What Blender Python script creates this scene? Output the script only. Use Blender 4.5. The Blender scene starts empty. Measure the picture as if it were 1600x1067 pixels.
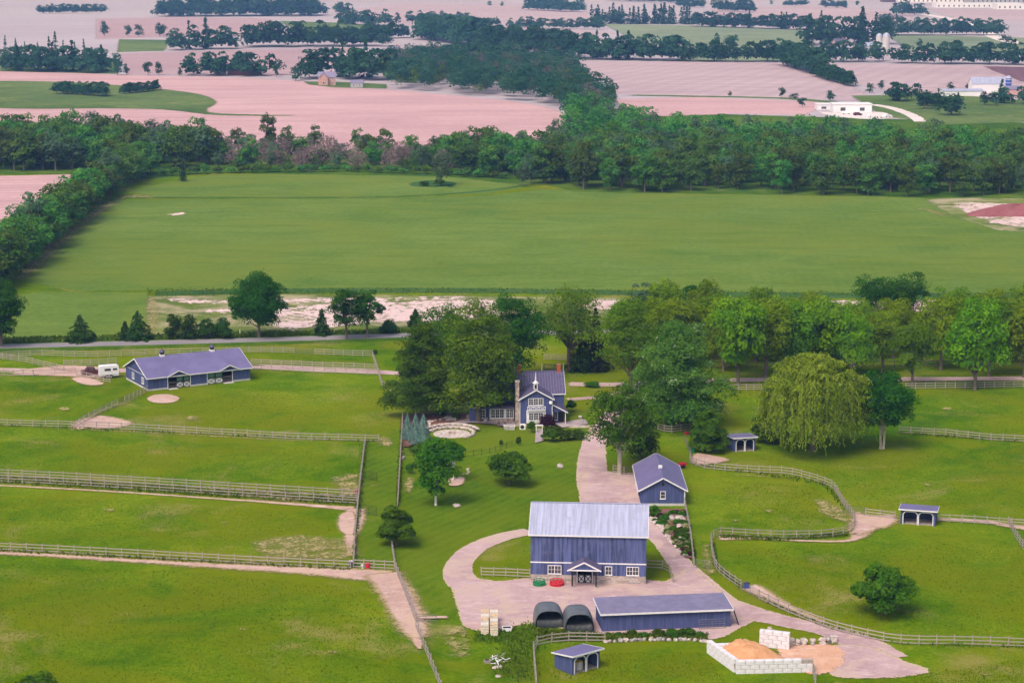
import bpy, math, random
import numpy as np
from mathutils import Vector
from mathutils.geometry import tessellate_polygon

# ------------------------------------------------------------------ camera, world, sun, exposure
SC = bpy.context.scene
COL = SC.collection
CAM_H = 85.0
PITCH = math.radians(10.8)
LENS = 70.0
cam_d = bpy.data.cameras.new("camera")
cam_d.sensor_width = 36.0
cam_d.lens = LENS
cam_d.clip_start = 1.0
cam_d.clip_end = 40000.0
cam = bpy.data.objects.new("camera", cam_d)
cam.location = (0, 0, CAM_H)
cam.rotation_euler = (math.pi / 2 - PITCH, 0, 0)
COL.objects.link(cam)
SC.camera = cam

SUN_EL = math.radians(54)
SUN_AZ = math.radians(215)          # compass-like: 0 = +Y, clockwise; the light comes from behind the camera's left
world = bpy.data.worlds.new("World")
SC.world = world
world.use_nodes = True
wn = world.node_tree
sky = wn.nodes.new("ShaderNodeTexSky")
sky.sky_type = 'NISHITA'
sky.sun_disc = False
sky.sun_elevation = SUN_EL
sky.sun_rotation = SUN_AZ
sky.air_density = 1.0
sky.dust_density = 6.0
sky.ozone_density = 1.0
bg = wn.nodes["Background"]
bg.inputs["Strength"].default_value = 0.14
wn.links.new(sky.outputs[0], bg.inputs[0])

sun_d = bpy.data.lights.new("sun", 'SUN')
sun_d.energy = 1.15
sun_d.angle = math.radians(24)
sun_d.color = (1.0, 0.93, 0.84)
sun = bpy.data.objects.new("sun", sun_d)
sdir = Vector((math.sin(SUN_AZ) * math.cos(SUN_EL), math.cos(SUN_AZ) * math.cos(SUN_EL), math.sin(SUN_EL)))
sun.rotation_euler = sdir.to_track_quat('Z', 'Y').to_euler()
sun.location = (0, 0, 200)
COL.objects.link(sun)

SC.view_settings.view_transform = 'Standard'
SC.view_settings.look = 'None'
SC.view_settings.gamma = 1.0
SC.view_settings.use_curve_mapping = False
SC.view_settings.exposure = 0.35
SC.cycles.max_bounces = 4
SC.cycles.diffuse_bounces = 2
SC.cycles.glossy_bounces = 2
SC.cycles.transmission_bounces = 2
SC.cycles.transparent_max_bounces = 12
SC.cycles.volume_bounces = 0
SC.cycles.use_denoising = True
SC.cycles.use_adaptive_sampling = True
SC.cycles.adaptive_threshold = 0.015

# ------------------------------------------------------------------ survey helper: where a sight line meets the ground
F = LENS / 36.0 * 1600.0
cP, sP = math.cos(PITCH), math.sin(PITCH)

def G(u, v, z=0.0):
    dx, dy = (u - 800.0) / F, (v - 533.5) / F
    t = (CAM_H - z) / (sP + dy * cP)
    return (t * dx, t * (cP - dy * sP))

def S(u, v):                       # pixels of the 1600 px photograph per metre at that ground point
    dy = (v - 533.5) / F
    return F / (CAM_H / (sP + dy * cP))

HAZE = 1.15e-4
RNG = np.random.default_rng(7)
random.seed(7)

# ------------------------------------------------------------------ object helpers
def tag(o, label=None, cat=None, group=None, kind=None):
    if label: o["label"] = label
    if cat: o["category"] = cat
    if group: o["group"] = group
    if kind: o["kind"] = kind
    return o

def empty(name, loc, rz=0.0, label=None, cat=None, group=None):
    o = bpy.data.objects.new(name, None)
    o.location = loc
    o.rotation_euler = (0, 0, rz)
    o.empty_display_size = 0.3
    COL.objects.link(o)
    return tag(o, label, cat, group)

def link(name, me, parent=None, loc=None, rz=0.0, scale=None):
    o = bpy.data.objects.new(name, me)
    if parent: o.parent = parent
    if loc is not None: o.location = loc
    if rz: o.rotation_euler = (0, 0, rz)
    if scale is not None: o.scale = scale
    COL.objects.link(o)
    return o

def np_mesh(name, V, Fq, mats, fmat=None, attr=None, smooth=False):
    V = np.asarray(V, dtype=np.float32); Fq = np.asarray(Fq, dtype=np.int32)
    me = bpy.data.meshes.new(name)
    n, k = Fq.shape
    me.vertices.add(len(V)); me.vertices.foreach_set("co", V.ravel())
    me.loops.add(n * k); me.loops.foreach_set("vertex_index", Fq.ravel())
    me.polygons.add(n)
    me.polygons.foreach_set("loop_start", np.arange(0, n * k, k, dtype=np.int32))
    me.polygons.foreach_set("loop_total", np.full(n, k, dtype=np.int32))
    for m in mats: me.materials.append(m)
    if fmat is not None: me.polygons.foreach_set("material_index", np.asarray(fmat, dtype=np.int32))
    if smooth: me.polygons.foreach_set("use_smooth", np.ones(n, dtype=bool))
    if attr:
        for an, av in attr.items():
            a = me.attributes.new(an, 'FLOAT', 'POINT')
            a.data.foreach_set("value", np.asarray(av, dtype=np.float32))
    me.update(calc_edges=True)
    return me

class MB:
    """collects simple solids and links them as one mesh"""
    def __init__(s): s.v = []; s.f = []; s.m = []; s.mi = 0
    def mat(s, i): s.mi = i; return s
    def add(s, vs, fs):
        b = len(s.v); s.v += [tuple(p) for p in vs]
        for f in fs: s.f.append(tuple(b + i for i in f)); s.m.append(s.mi)
        return s
    def box(s, x0, x1, y0, y1, z0, z1):
        return s.add([(x0,y0,z0),(x1,y0,z0),(x1,y1,z0),(x0,y1,z0),(x0,y0,z1),(x1,y0,z1),(x1,y1,z1),(x0,y1,z1)],
                     [(3,2,1,0),(4,5,6,7),(0,1,5,4),(1,2,6,5),(2,3,7,6),(3,0,4,7)])
    def bar(s, a, b, w, h=None, up=(0,0,1)):
        a, b = Vector(a), Vector(b); h = h or w
        d = (b - a).normalized(); u = Vector(up)
        if abs(d.dot(u)) > .97: u = Vector((0,1,0))
        r = d.cross(u).normalized(); u = r.cross(d)
        vs = []
        for p in (a, b):
            for sx, sz in ((-1,-1),(1,-1),(1,1),(-1,1)): vs.append(p + r*sx*w/2 + u*sz*h/2)
        return s.add(vs, [(3,2,1,0),(4,5,6,7),(0,1,5,4),(1,2,6,5),(2,3,7,6),(3,0,4,7)])
    def tube(s, pts, rad, n=6, cap=True):
        vs = []; fs = []
        pts = [Vector(p) for p in pts]
        for i, p in enumerate(pts):
            d = (pts[min(i+1, len(pts)-1)] - pts[max(i-1, 0)]).normalized()
            u = Vector((1,0,0)) if abs(d.x) < .8 else Vector((0,1,0))
            r = d.cross(u).normalized(); u = r.cross(d)
            for k in range(n):
                a = 2*math.pi*k/n
                vs.append(p + (r*math.cos(a) + u*math.sin(a)) * rad[i])
        for i in range(len(pts)-1):
            for k in range(n):
                fs.append((i*n+k, i*n+(k+1)%n, (i+1)*n+(k+1)%n, (i+1)*n+k))
        if cap:
            fs.append(tuple(range(n-1,-1,-1))); fs.append(tuple((len(pts)-1)*n+k for k in range(n)))
        return s.add(vs, fs)
    def lathe(s, prof, n=12, c=(0,0)):
        vs = []; fs = []
        for r, z in prof:
            for k in range(n):
                a = 2*math.pi*k/n; vs.append((c[0]+r*math.cos(a), c[1]+r*math.sin(a), z))
        for i in range(len(prof)-1):
            for k in range(n): fs.append((i*n+k, i*n+(k+1)%n, (i+1)*n+(k+1)%n, (i+1)*n+k))
        fs.append(tuple(range(n-1,-1,-1))); fs.append(tuple((len(prof)-1)*n+k for k in range(n)))
        return s.add(vs, fs)
    def slab(s, quad, t):
        """quad of 4 points thickened by t along its normal (downwards)"""
        q = [Vector(p) for p in quad]
        n = (q[1]-q[0]).cross(q[3]-q[0]).normalized() * t
        vs = q + [p - n for p in q]
        return s.add(vs, [(0,1,2,3),(7,6,5,4),(0,4,5,1),(1,5,6,2),(2,6,7,3),(3,7,4,0)])
    def prism(s, poly, y0, y1):
        """polygon in x,z (counter-clockwise seen from -y) from y0 to y1"""
        n = len(poly)
        vs = [(x,y0,z) for x,z in poly] + [(x,y1,z) for x,z in poly]
        fs = [tuple(range(n)), tuple(range(2*n-1, n-1, -1))]
        for i in range(n): j=(i+1)%n; fs.append((i, n+i, n+j, j))
        return s.add(vs, fs)
    def mesh(s, name, mats):
        me = bpy.data.meshes.new(name); me.from_pydata(s.v, [], s.f)
        if not isinstance(mats, (list, tuple)): mats = [mats]
        for m in mats: me.materials.append(m)
        if len(mats) > 1: me.polygons.foreach_set("material_index", s.m)
        me.update(); return me
    def build(s, name, mats, parent=None, loc=None, rz=0.0, kind=None, smooth=False):
        me = s.mesh(name, mats)
        if smooth: me.polygons.foreach_set("use_smooth", [True]*len(me.polygons))
        o = link(name, me, parent, loc, rz)
        if kind: o["kind"] = kind
        return o

# ------------------------------------------------------------------ materials
class NT:
    def __init__(s, name):
        s.mat = bpy.data.materials.new(name); s.mat.use_nodes = True
        s.t = s.mat.node_tree; s.t.nodes.clear()
        s.out = s.t.nodes.new("ShaderNodeOutputMaterial")
        s.tc = None
    def n(s, typ, **kw):
        nd = s.t.nodes.new(typ)
        for k, v in kw.items(): setattr(nd, k, v)
        return nd
    def l(s, a, b): s.t.links.new(a, b)
    def setin(s, sock, v):
        if isinstance(v, bpy.types.NodeSocket): s.l(v, sock)
        elif isinstance(v, (tuple, list)) and len(v) == 3 and sock.type == 'RGBA': sock.default_value = (*v, 1)
        else: sock.default_value = v
    def vec(s, scale=(1,1,1), rot=0.0, world=False):
        if s.tc is None: s.tc = s.n("ShaderNodeTexCoord")
        if world:
            g = s.n("ShaderNodeNewGeometry"); src = g.outputs["Position"]
        else: src = s.tc.outputs["Object"]
        m = s.n("ShaderNodeMapping"); s.l(src, m.inputs[0])
        m.inputs["Scale"].default_value = scale; m.inputs["Rotation"].default_value = (0, 0, rot)
        return m.outputs[0]
    def noise(s, scale, detail=4, rough=.6, vec=None, dist=0.0):
        nd = s.n("ShaderNodeTexNoise"); nd.inputs["Scale"].default_value = scale
        nd.inputs["Detail"].default_value = detail; nd.inputs["Roughness"].default_value = rough
        nd.inputs["Distortion"].default_value = dist
        s.l(vec if vec is not None else s.vec(), nd.inputs["Vector"]); return nd.outputs["Fac"]
    def math(s, op, a, b=0.0, c=0.0, clamp=False):
        nd = s.n("ShaderNodeMath", operation=op, use_clamp=clamp)
        s.setin(nd.inputs[0], a); s.setin(nd.inputs[1], b)
        if op in ('MULTIPLY_ADD', 'SMOOTH_MIN'): s.setin(nd.inputs[2], c)
        return nd.outputs[0]
    def mapr(s, v, a, b, c=0.0, d=1.0):
        nd = s.n("ShaderNodeMapRange"); nd.interpolation_type = 'SMOOTHSTEP'
        s.setin(nd.inputs[0], v)
        for i, x in enumerate((a, b, c, d)): nd.inputs[1+i].default_value = x
        return nd.outputs[0]
    def mix(s, f, a, b, mode='MIX'):
        nd = s.n("ShaderNodeMix", data_type='RGBA', blend_type=mode)
        s.setin(nd.inputs[0], f); s.setin(nd.inputs[6], a); s.setin(nd.inputs[7], b); return nd.outputs[2]
    def ramp(s, f, stops):
        nd = s.n("ShaderNodeValToRGB"); cr = nd.color_ramp
        while len(cr.elements) > 1: cr.elements.remove(cr.elements[-1])
        for i, (p, c) in enumerate(stops):
            e = cr.elements[0] if i == 0 else cr.elements.new(p)
            e.position = p; e.color = (*c, 1)
        s.l(f, nd.inputs[0]); return nd.outputs[0]
    def attr(s, name):
        nd = s.n("ShaderNodeAttribute"); nd.attribute_name = name; return nd.outputs["Fac"]
    def bump(s, h, strength=.3, dist=.1):
        nd = s.n("ShaderNodeBump"); nd.inputs["Strength"].default_value = strength; nd.inputs["Distance"].default_value = dist
        s.l(h, nd.inputs["Height"]); return nd.outputs[0]
    def bsdf(s, col, rough=.8, normal=None, spec=.3, metal=0.0):
        b = s.n("ShaderNodeBsdfPrincipled")
        s.setin(b.inputs["Base Color"], col); s.setin(b.inputs["Roughness"], rough)
        b.inputs["Specular IOR Level"].default_value = spec; b.inputs["Metallic"].default_value = metal
        if normal is not None: s.l(normal, b.inputs["Normal"])
        return b.outputs[0]
    def done(s, sh): s.l(sh, s.out.inputs["Surface"]); return s.mat

def sc3(c, k): return tuple(min(1, x*k) for x in c)

def simple(name, col, rough=.7, var=.25, scale=1.5, spec=.3, metal=0.0, bump=0.0, aniso=None, dirt=None):
    t = NT(name)
    v = t.vec(aniso or (1,1,1))
    f = t.noise(scale, 5, .65, v)
    c = t.ramp(f, [(.38, sc3(col, 1-var)), (.62, sc3(col, 1+var))])
    if dirt:
        g = t.noise(.6, 4, .7)
        c = t.mix(t.mapr(g, .5, .72, 0, .7), c, dirt)
    nrm = t.bump(t.noise(scale*6, 3, .6, v), bump, .02) if bump else None
    return t.done(t.bsdf(c, rough, nrm, spec, metal))

def ragged(t, sh, amp=1.0, scale=1.4, scale2=.35, cover=1.0, soft=.10):
    """sheet whose rim breaks up into the ground below"""
    e = t.math('MULTIPLY', t.attr("rim"), cover)
    n1 = t.noise(scale, 4, .7, t.vec(world=True)); n2 = t.noise(scale2, 3, .6, t.vec(world=True))
    nn = t.math('ADD', t.math('MULTIPLY', n1, .6), t.math('MULTIPLY', n2, .4))
    x = t.math('ADD', e, t.math('MULTIPLY', t.math('SUBTRACT', nn, .5), 2.2*amp))
    fac = t.mapr(x, .50-soft, .50+soft)
    tr = t.n("ShaderNodeBsdfTransparent"); mx = t.n("ShaderNodeMixShader")
    t.l(fac, mx.inputs[0]); t.l(tr.outputs[0], mx.inputs[1]); t.l(sh, mx.inputs[2])
    return mx.outputs[0]

def grass(name, dark, mid, light, tan, tan_amt=.62, big=.018, med=.12, fine=1.6, stripes=None, rim=False, dots=True, amp=1.0, warm=None, cover=1.0, streak=0.0):
    t = NT(name)
    w = t.vec(world=True)
    nb, nm, nf = t.noise(big, 3, .55, w), t.noise(med, 6, .7, w, .6), t.noise(fine, 6, .8, w)
    x = t.math('ADD', t.math('MULTIPLY', nb, .30), t.math('ADD', t.math('MULTIPLY', nm, .32), t.math('MULTIPLY', nf, .38)))
    c = t.ramp(x, [(.42, dark), (.50, mid), (.575, light)])
    if warm:                       # drier, yellower stretches
        nw = t.noise(big*2.2, 5, .65, t.vec((1, 1, 1), .8, True), .8)
        c = t.mix(t.mapr(nw, .42, .62, 0, .75), c, warm)
    if stripes:
        sc, rot, k = stripes
        wv = t.n("ShaderNodeTexWave"); wv.wave_type = 'BANDS'; wv.bands_direction = 'X'
        wv.inputs["Scale"].default_value = sc; wv.inputs["Distortion"].default_value = 2.5; wv.inputs["Detail"].default_value = 3
        wv.inputs["Detail Scale"].default_value = .4
        t.l(t.vec((1,1,1), rot, True), wv.inputs["Vector"])
        c = t.mix(t.math('MULTIPLY', wv.outputs["Fac"], k), c, light)
    if streak:                     # lodged, streaky growth across the field
        ns = t.noise(.12, 6, .72, t.vec((.22, 1, 1), .03, True), .5)
        c = t.mix(t.mapr(ns, .48, .66, 0, streak), c, dark)
        ns2 = t.noise(.3, 5, .7, t.vec((.25, 1, 1), -.05, True), .5)
        c = t.mix(t.mapr(ns2, .50, .68, 0, streak*.8), c, light)
    n4 = t.noise(.055, 5, .7, w, .4)
    n5 = t.noise(3.2, 4, .8, w)
    pt = t.mapr(t.math('ADD', t.math('MULTIPLY', n4, .7), t.math('MULTIPLY', n5, .3)), tan_amt-.05, tan_amt+.08, 0, .75)
    c = t.mix(pt, c, tan)
    if dots:                       # small darker, lusher tufts and paler seed heads
        n6 = t.noise(.9, 3, .7, w)
        c = t.mix(t.mapr(n6, .58, .72, 0, .6), c, dark)
        n7 = t.noise(2.6, 4, .8, t.vec((1, 1, 1), .4, True))
        c = t.mix(t.mapr(n7, .60, .74, 0, .55), c, light)
    nrm = t.bump(t.math('ADD', nf, t.math('MULTIPLY', t.noise(6.0, 3, .7, w), .5)), .7, .15)
    sh = t.bsdf(c, 1.0, nrm, .0)
    if rim: sh = ragged(t, sh, amp, cover=cover)
    return t.done(sh)

def soil(name, a, b, rows=None, rim=True, fine=.9, big=.03, pale=None, amp=1.0, rs=1.4, rs2=.35, bump=.4, cover=1.0, streak=0.0, fringe=None, blotch=None, soft=.10):
    t = NT(name); w = t.vec(world=True)
    nb, nf = t.noise(big, 5, .65, w, .8), t.noise(fine, 6, .75, w)
    x = t.math('ADD', t.math('MULTIPLY', nb, .6), t.math('MULTIPLY', nf, .4))
    c = t.ramp(x, [(.35, a), (.65, b)])
    if pale:
        n3 = t.noise(.25, 4, .7, t.vec((1, 2.5, 1), .3, True))
        c = t.mix(t.mapr(n3, .52, .68, 0, .7), c, pale)
    if streak:
        ns = t.noise(.035, 6, .7, t.vec((.12, 1, 1), .04, True), .6)
        c = t.mix(t.mapr(ns, .46, .64, 0, streak), c, sc3(a, .92))
    if rows:
        sc, rot, k = rows
        wv = t.n("ShaderNodeTexWave"); wv.wave_type = 'BANDS'; wv.bands_direction = 'X'
        wv.inputs["Scale"].default_value = sc; wv.inputs["Distortion"].default_value = 3.0; wv.inputs["Detail"].default_value = 3
        wv.inputs["Detail Scale"].default_value = .12
        t.l(t.vec((1,1,1), rot, True), wv.inputs["Vector"])
        c = t.mix(t.math('MULTIPLY', wv.outputs["Fac"], k), c, sc3(a, .78))
    if blotch:
        nq = t.noise(.16, 5, .7, t.vec((1, 1, 1), 1.1, True), .6)
        c = t.mix(t.mapr(nq, .45, .62, 0, .8), c, blotch)
    if fringe:                     # dry trampled grass where bare ground gives way to turf
        fr = t.math('ADD', t.attr("rim"), t.math('MULTIPLY', t.math('SUBTRACT', nf, .5), .8))
        c = t.mix(t.mapr(fr, .55, .95, .9, 0), c, fringe)
    sh = t.bsdf(c, .95, t.bump(nf, bump, .1), .1)
    if rim: sh = ragged(t, sh, amp, rs, rs2, cover, soft)
    return t.done(sh)

def leafmat(name, dark, light, rnd=.35, trans=.42, pale=None):
    t = NT(name)
    ti = t.attr("tint")
    oi = t.n("ShaderNodeObjectInfo")
    c = t.mix(ti, dark, light)
    hs = t.n("ShaderNodeHueSaturation")
    hs.inputs["Saturation"].default_value = 1.0
    t.l(t.math('MULTIPLY_ADD', oi.outputs["Random"], .035*rnd/.35, .5-.022*rnd/.35), hs.inputs["Hue"])
    t.l(t.math('MULTIPLY_ADD', oi.outputs["Random"], rnd, 1-rnd/2), hs.inputs["Value"])
    t.l(c, hs.inputs["Color"]); c = hs.outputs[0]
    if pale: c = t.mix(t.mapr(ti, .93, .97), c, pale)
    d = t.n("ShaderNodeBsdfDiffuse"); tr = t.n("ShaderNodeBsdfTranslucent"); mx = t.n("ShaderNodeMixShader")
    t.l(c, d.inputs[0]); t.l(c, tr.inputs[0]); mx.inputs[0].default_value = trans
    t.l(d.outputs[0], mx.inputs[1]); t.l(tr.outputs[0], mx.inputs[2])
    return t.done(mx.outputs[0])

M = {}
# grass and earth
M['pasture'] = grass('pasture_grass', (.045,.118,.001), (.100,.178,.001), (.180,.232,.008), (.28,.235,.08), .575, warm=(.155,.180,.002))
M['lawn'] = grass('lawn_grass', (.050,.115,.003), (.088,.160,.004), (.150,.205,.016), (.24,.21,.08), .66, stripes=(.16, .55, .25), rim=True, warm=(.118,.162,.005))
M['verge'] = grass('verge_grass', (.030,.085,.006), (.062,.130,.010), (.12,.18,.02), (.25,.22,.09), .60, rim=True)
M['rough'] = grass('rough_ground_cover', (.06,.10,.015), (.12,.17,.03), (.20,.23,.06), (.46,.38,.27), .50, rim=True, amp=1.2)
M['crop'] = grass('young_grain_crop', (.080,.150,.022), (.118,.188,.032), (.158,.225,.045), (.18,.23,.05), .66, big=.006, med=.035, fine=.5, stripes=(.11, .10, .10), rim=True, dots=False, warm=(.150,.195,.026), streak=.5)
M['crop2'] = grass('lush_crop_margin', (.03,.085,.025), (.05,.12,.032), (.08,.15,.04), (.12,.17,.05), .7, rim=True, dots=False)
M['drive'] = soil('pink_gravel', (.34,.220,.232), (.55,.39,.40), None, True, 1.5, .08, (.63,.48,.49), .8, streak=.35, fringe=(.50,.40,.24), blotch=(.52,.385,.33))
M['dirt'] = soil('trodden_earth', (.40,.25,.215), (.60,.42,.37), None, True, 1.8, .12, (.66,.50,.46), 1.2, 2.4, .5, cover=1.0, soft=.42, fringe=(.38,.30,.13), blotch=(.54,.385,.30))
M['tan'] = soil('dry_grass_bare', (.24,.22,.06), (.42,.35,.17), None, True, 2.0, .2, None, 2.0, 2.6, .5, cover=.52, soft=.45)
M['field'] = soil('tilled_field', (.46,.275,.290), (.64,.415,.430), (.035, 1.45, .24), True, .25, .008, (.70,.48,.49), .9, .15, .04, streak=.6)
M['field2'] = soil('tilled_field_haze_tinted', (.40,.290,.320), (.53,.405,.440), (.02, .35, .25), True, .12, .004, (.57,.46,.49), .9, .12, .03, streak=.6)  # less red: the tint of distant haze is put into this base colour
M['field3'] = soil('tilled_field_brown', (.385,.25,.275), (.485,.345,.375), (.02, .9, .35), True, .12, .004, None, .9, .12, .03, streak=.6)
M['field4'] = soil('dark_loam_field', (.15,.075,.095), (.22,.12,.15), (.03, .2, .3), True, .12, .004, None, .8, .12, .03)
M['farland'] = soil('farmland_haze_tinted', (.38,.315,.355), (.50,.435,.480), (.012, 1.3, .25), False, .05, .0018, (.55,.49,.53), streak=.6)  # lavender of the distant haze painted into the soil colour
M['green1'] = grass('far_hay_field', (.065,.12,.03), (.105,.16,.045), (.15,.20,.06), (.24,.24,.11), .58, big=.004, med=.02, fine=.15, rim=True, dots=False)
M['green2'] = grass('far_grey_green_field', (.14,.19,.11), (.20,.24,.15), (.25,.29,.18), (.34,.32,.22), .64, big=.003, med=.015, fine=.1, rim=True, dots=False)
M['sand'] = soil('pale_stripped_ground', (.52,.37,.35), (.72,.55,.54), None, True, .5, .05, (.74,.62,.60), 1.9, .5, .10, cover=.66)
M['redheap'] = soil('red_brown_topsoil', (.22,.075,.085), (.32,.12,.125), None, False, .6, .1)
M['shav'] = soil('orange_shavings', (.52,.235,.10), (.72,.40,.22), None, False, 2.5, .5, (.75,.50,.36), bump=.8)
M['shavflat'] = soil('spilled_shavings', (.52,.28,.18), (.68,.42,.30), None, True, 2.0, .3, (.70,.52,.44), 1.2)
M['mulch'] = soil('garden_mulch', (.13,.06,.05), (.24,.12,.10), None, True, 2.5, .4, None, 1.0)
M['patio'] = soil('flagstone_paving', (.30,.24,.26), (.45,.37,.39), None, False, 1.2, .3, (.5,.42,.43))
M['asphalt'] = soil('asphalt_road', (.22,.20,.215), (.30,.275,.295), None, True, 2.0, .1, None, .6)
M['palegravel'] = soil('pale_yard_gravel', (.58,.50,.50), (.76,.68,.67), None, True, .5, .02, None, .8, .2, .05)
# foliage
def lm(k, d, l, **kw): M[k] = leafmat(k + '_leaves', d, l, **kw)
lm('maple', (.028,.112,.005), (.108,.245,.012))
lm('darkmaple', (.014,.088,.005), (.062,.185,.012), rnd=.2)
lm('locust', (.068,.195,.004), (.230,.385,.012), rnd=.40)
lm('yellowgreen', (.110,.210,.003), (.290,.400,.010), rnd=.30)
lm('lightgreen', (.058,.170,.005), (.175,.320,.016))
lm('silver', (.045,.135,.012), (.150,.270,.040), pale=(.46,.54,.40))
lm('pine', (.034,.100,.006), (.115,.200,.014), rnd=.2)
lm('larch', (.062,.130,.005), (.185,.265,.014), rnd=.2)
lm('purplepine', (.030,.040,.026), (.055,.065,.038), rnd=.2)
lm('bluespruce', (.085,.190,.160), (.260,.420,.380), rnd=.2)
lm('cedar', (.018,.074,.008), (.060,.125,.016), rnd=.3)
lm('willow', (.105,.180,.006), (.320,.400,.035), rnd=.1)
lm('forest', (.022,.095,.018), (.150,.305,.045), rnd=.80)
lm('forestgrey', (.055,.130,.055), (.140,.230,.115), rnd=.5)
lm('fardark', (.014,.066,.030), (.058,.150,.066), rnd=.5)
lm('deadtwig', (.16,.115,.11), (.27,.20,.19), rnd=.4, trans=.1)
lm('purpleshrub', (.050,.012,.022), (.105,.026,.040), rnd=.4)
lm('shrub', (.020,.080,.006), (.090,.190,.016), rnd=.6)
lm('tallgrass', (.050,.12,.004), (.17,.24,.020), rnd=.3)
lm('pasturetuft', (.080,.165,.001), (.190,.240,.006), rnd=.1)
lm('flower', (.30,.28,.12), (.55,.50,.30), rnd=.5)
M['bark'] = simple('grey_brown_bark', (.16,.125,.105), .9, .35, 3, .1, bump=.5, aniso=(3,3,.6))
M['palebark'] = simple('pale_bark', (.44,.38,.31), .9, .3, 3, .1, bump=.4, aniso=(3,3,.6))
M['birchbark'] = simple('white_birch_bark', (.70,.68,.64), .8, .35, 4, .1, aniso=(.6,.6,4))
# building stuff
BLUE = (.074,.092,.225)
M['blue'] = simple('blue_board_siding', BLUE, .7, .20, 1.2, .25, bump=.15, aniso=(3,3,.25))
M['bluefaded'] = simple('weathered_blue_boards', (.090,.110,.250), .75, .50, 1.1, .2, bump=.25, aniso=(2.2,2.2,.12), dirt=(.135,.150,.27))
M['white'] = simple('white_paint', (.80,.775,.81), .5, .06, 3, .3)
M['black'] = simple('black_stained_timber', (.020,.020,.022), .6, .3, 3, .3)
M['dark'] = simple('unlit_interior', (.030,.024,.024), .9, .3, 2, .1)  # near-black base colour holds the interior shade; planter soil shares it
M['roofslate'] = simple('slate_violet_metal', (.175,.150,.300), .45, .10, .8, .4, metal=.1, aniso=(.4,.4,.4))
M['roofdark'] = simple('dark_violet_shingle', (.100,.088,.165), .75, .16, 2.5, .2, bump=.15)
M['rooflight'] = simple('galvanised_roof', (.41,.425,.58), .45, .18, .6, .5, metal=.15, aniso=(6,.30,.30), dirt=(.33,.34,.45))
M['roofgrey'] = simple('ribbed_grey_metal', (.24,.215,.335), .45, .12, .8, .4, metal=.2)
M['stone'] = simple('field_stone', (.42,.33,.29), .9, .45, 1.3, .15, bump=.5)
M['stonepale'] = simple('pale_limestone', (.52,.44,.41), .9, .28, 1.4, .15, bump=.5)
M['stonegrey'] = simple('grey_boulder', (.36,.33,.33), .9, .3, 1.6, .15, bump=.5)
M['mortar'] = simple('lime_mortar', (.40,.34,.31), .95, .2, 2, .1)
M['concrete'] = simple('pale_concrete', (.55,.52,.52), .9, .12, 1.2, .15)
M['block'] = simple('concrete_block_face', (.72,.69,.74), .9, .14, 1.5, .15, bump=.3, dirt=(.66,.61,.66))
M['brick'] = simple('red_brick', (.42,.10,.06), .85, .25, 5, .15)
M['wood'] = simple('weathered_fence_timber', (.345,.290,.270), .85, .28, 1.6, .15, aniso=(.5,4,4))
M['wooddark'] = simple('dark_fence_timber', (.16,.12,.10), .85, .3, 1.6, .15)
M['palewood'] = simple('cut_firewood', (.62,.44,.27), .85, .3, 3, .15, bump=.4)
M['wrap'] = simple('pale_wrapped_load', (.70,.63,.54), .5, .14, 2, .4)
M['tarp'] = simple('grey_tarpaulin', (.105,.115,.130), .38, .2, .9, .5, bump=.2)
M['tarpdark'] = simple('black_tarpaulin', (.030,.034,.036), .5, .25, 1.2, .4, bump=.3)
M['metal'] = simple('dull_steel', (.20,.20,.22), .5, .2, 2, .5, metal=.5)
M['iron'] = simple('black_iron', (.018,.018,.020), .5, .2, 3, .4)
M['redpaint'] = simple('red_paint', (.55,.018,.035), .4, .15, 2, .4)
M['greenpaint'] = simple('green_paint', (.018,.20,.075), .4, .15, 2, .4)
M['bluepaint'] = simple('blue_plastic', (.03,.08,.40), .4, .15, 2, .4)
M['yellow'] = simple('yellow_hay', (.62,.42,.06), .8, .3, 4, .2)
M['maroon'] = simple('maroon_paint', (.09,.020,.030), .3, .1, 2, .5)
M['tyre'] = simple('tyre_rubber', (.018,.018,.018), .85, .2, 4, .2)
M['pinkwall'] = simple('pink_brick_house', (.55,.32,.30), .85, .12, 1, .2)
M['greywall'] = simple('grey_metal_wall', (.40,.40,.43), .7, .1, .6, .3)
M['tealglass'] = simple('green_door_glass', (.10,.19,.16), .2, .2, 2, .5)
M['terracotta'] = simple('terracotta', (.42,.17,.10), .8, .2, 3, .2)
gt = NT('window_glass')
M['glass'] = gt.done(gt.bsdf(gt.ramp(gt.noise(1.3, 2, .5), [(.35, (.035,.035,.045)), (.65, (.11,.11,.12))]), .08, None, .6))

# ------------------------------------------------------------------ ground sheets
def catmull(P, closed, d):
    P = np.asarray(P, float); n = len(P); out = []
    segs = n if closed else n-1
    for i in range(segs):
        p1, p2 = P[i], P[(i+1) % n]
        p0 = P[(i-1) % n] if closed or i > 0 else p1*2-p2
        p3 = P[(i+2) % n] if closed or i+2 < n else p2*2-p1
        L = np.linalg.norm(p2-p1); k = max(1, int(L/d))
        for j in range(k):
            t = j/k
            out.append(.5*((2*p1)+(-p0+p2)*t+(2*p0-5*p1+4*p2-p3)*t*t+(-p0+3*p1-3*p2+p3)*t**3))
    if not closed: out.append(P[-1])
    return np.array(out)

def straight(P, closed, d):
    P = np.asarray(P, float); n = len(P); out = []
    for i in range(n if closed else n-1):
        p1, p2 = P[i], P[(i+1) % n]; k = max(1, int(np.linalg.norm(p2-p1)/d))
        for j in range(k): out.append(p1+(p2-p1)*j/k)
    if not closed: out.append(P[-1])
    return np.array(out)

def px(pts): return [G(u, v) for u, v in pts]

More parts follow.
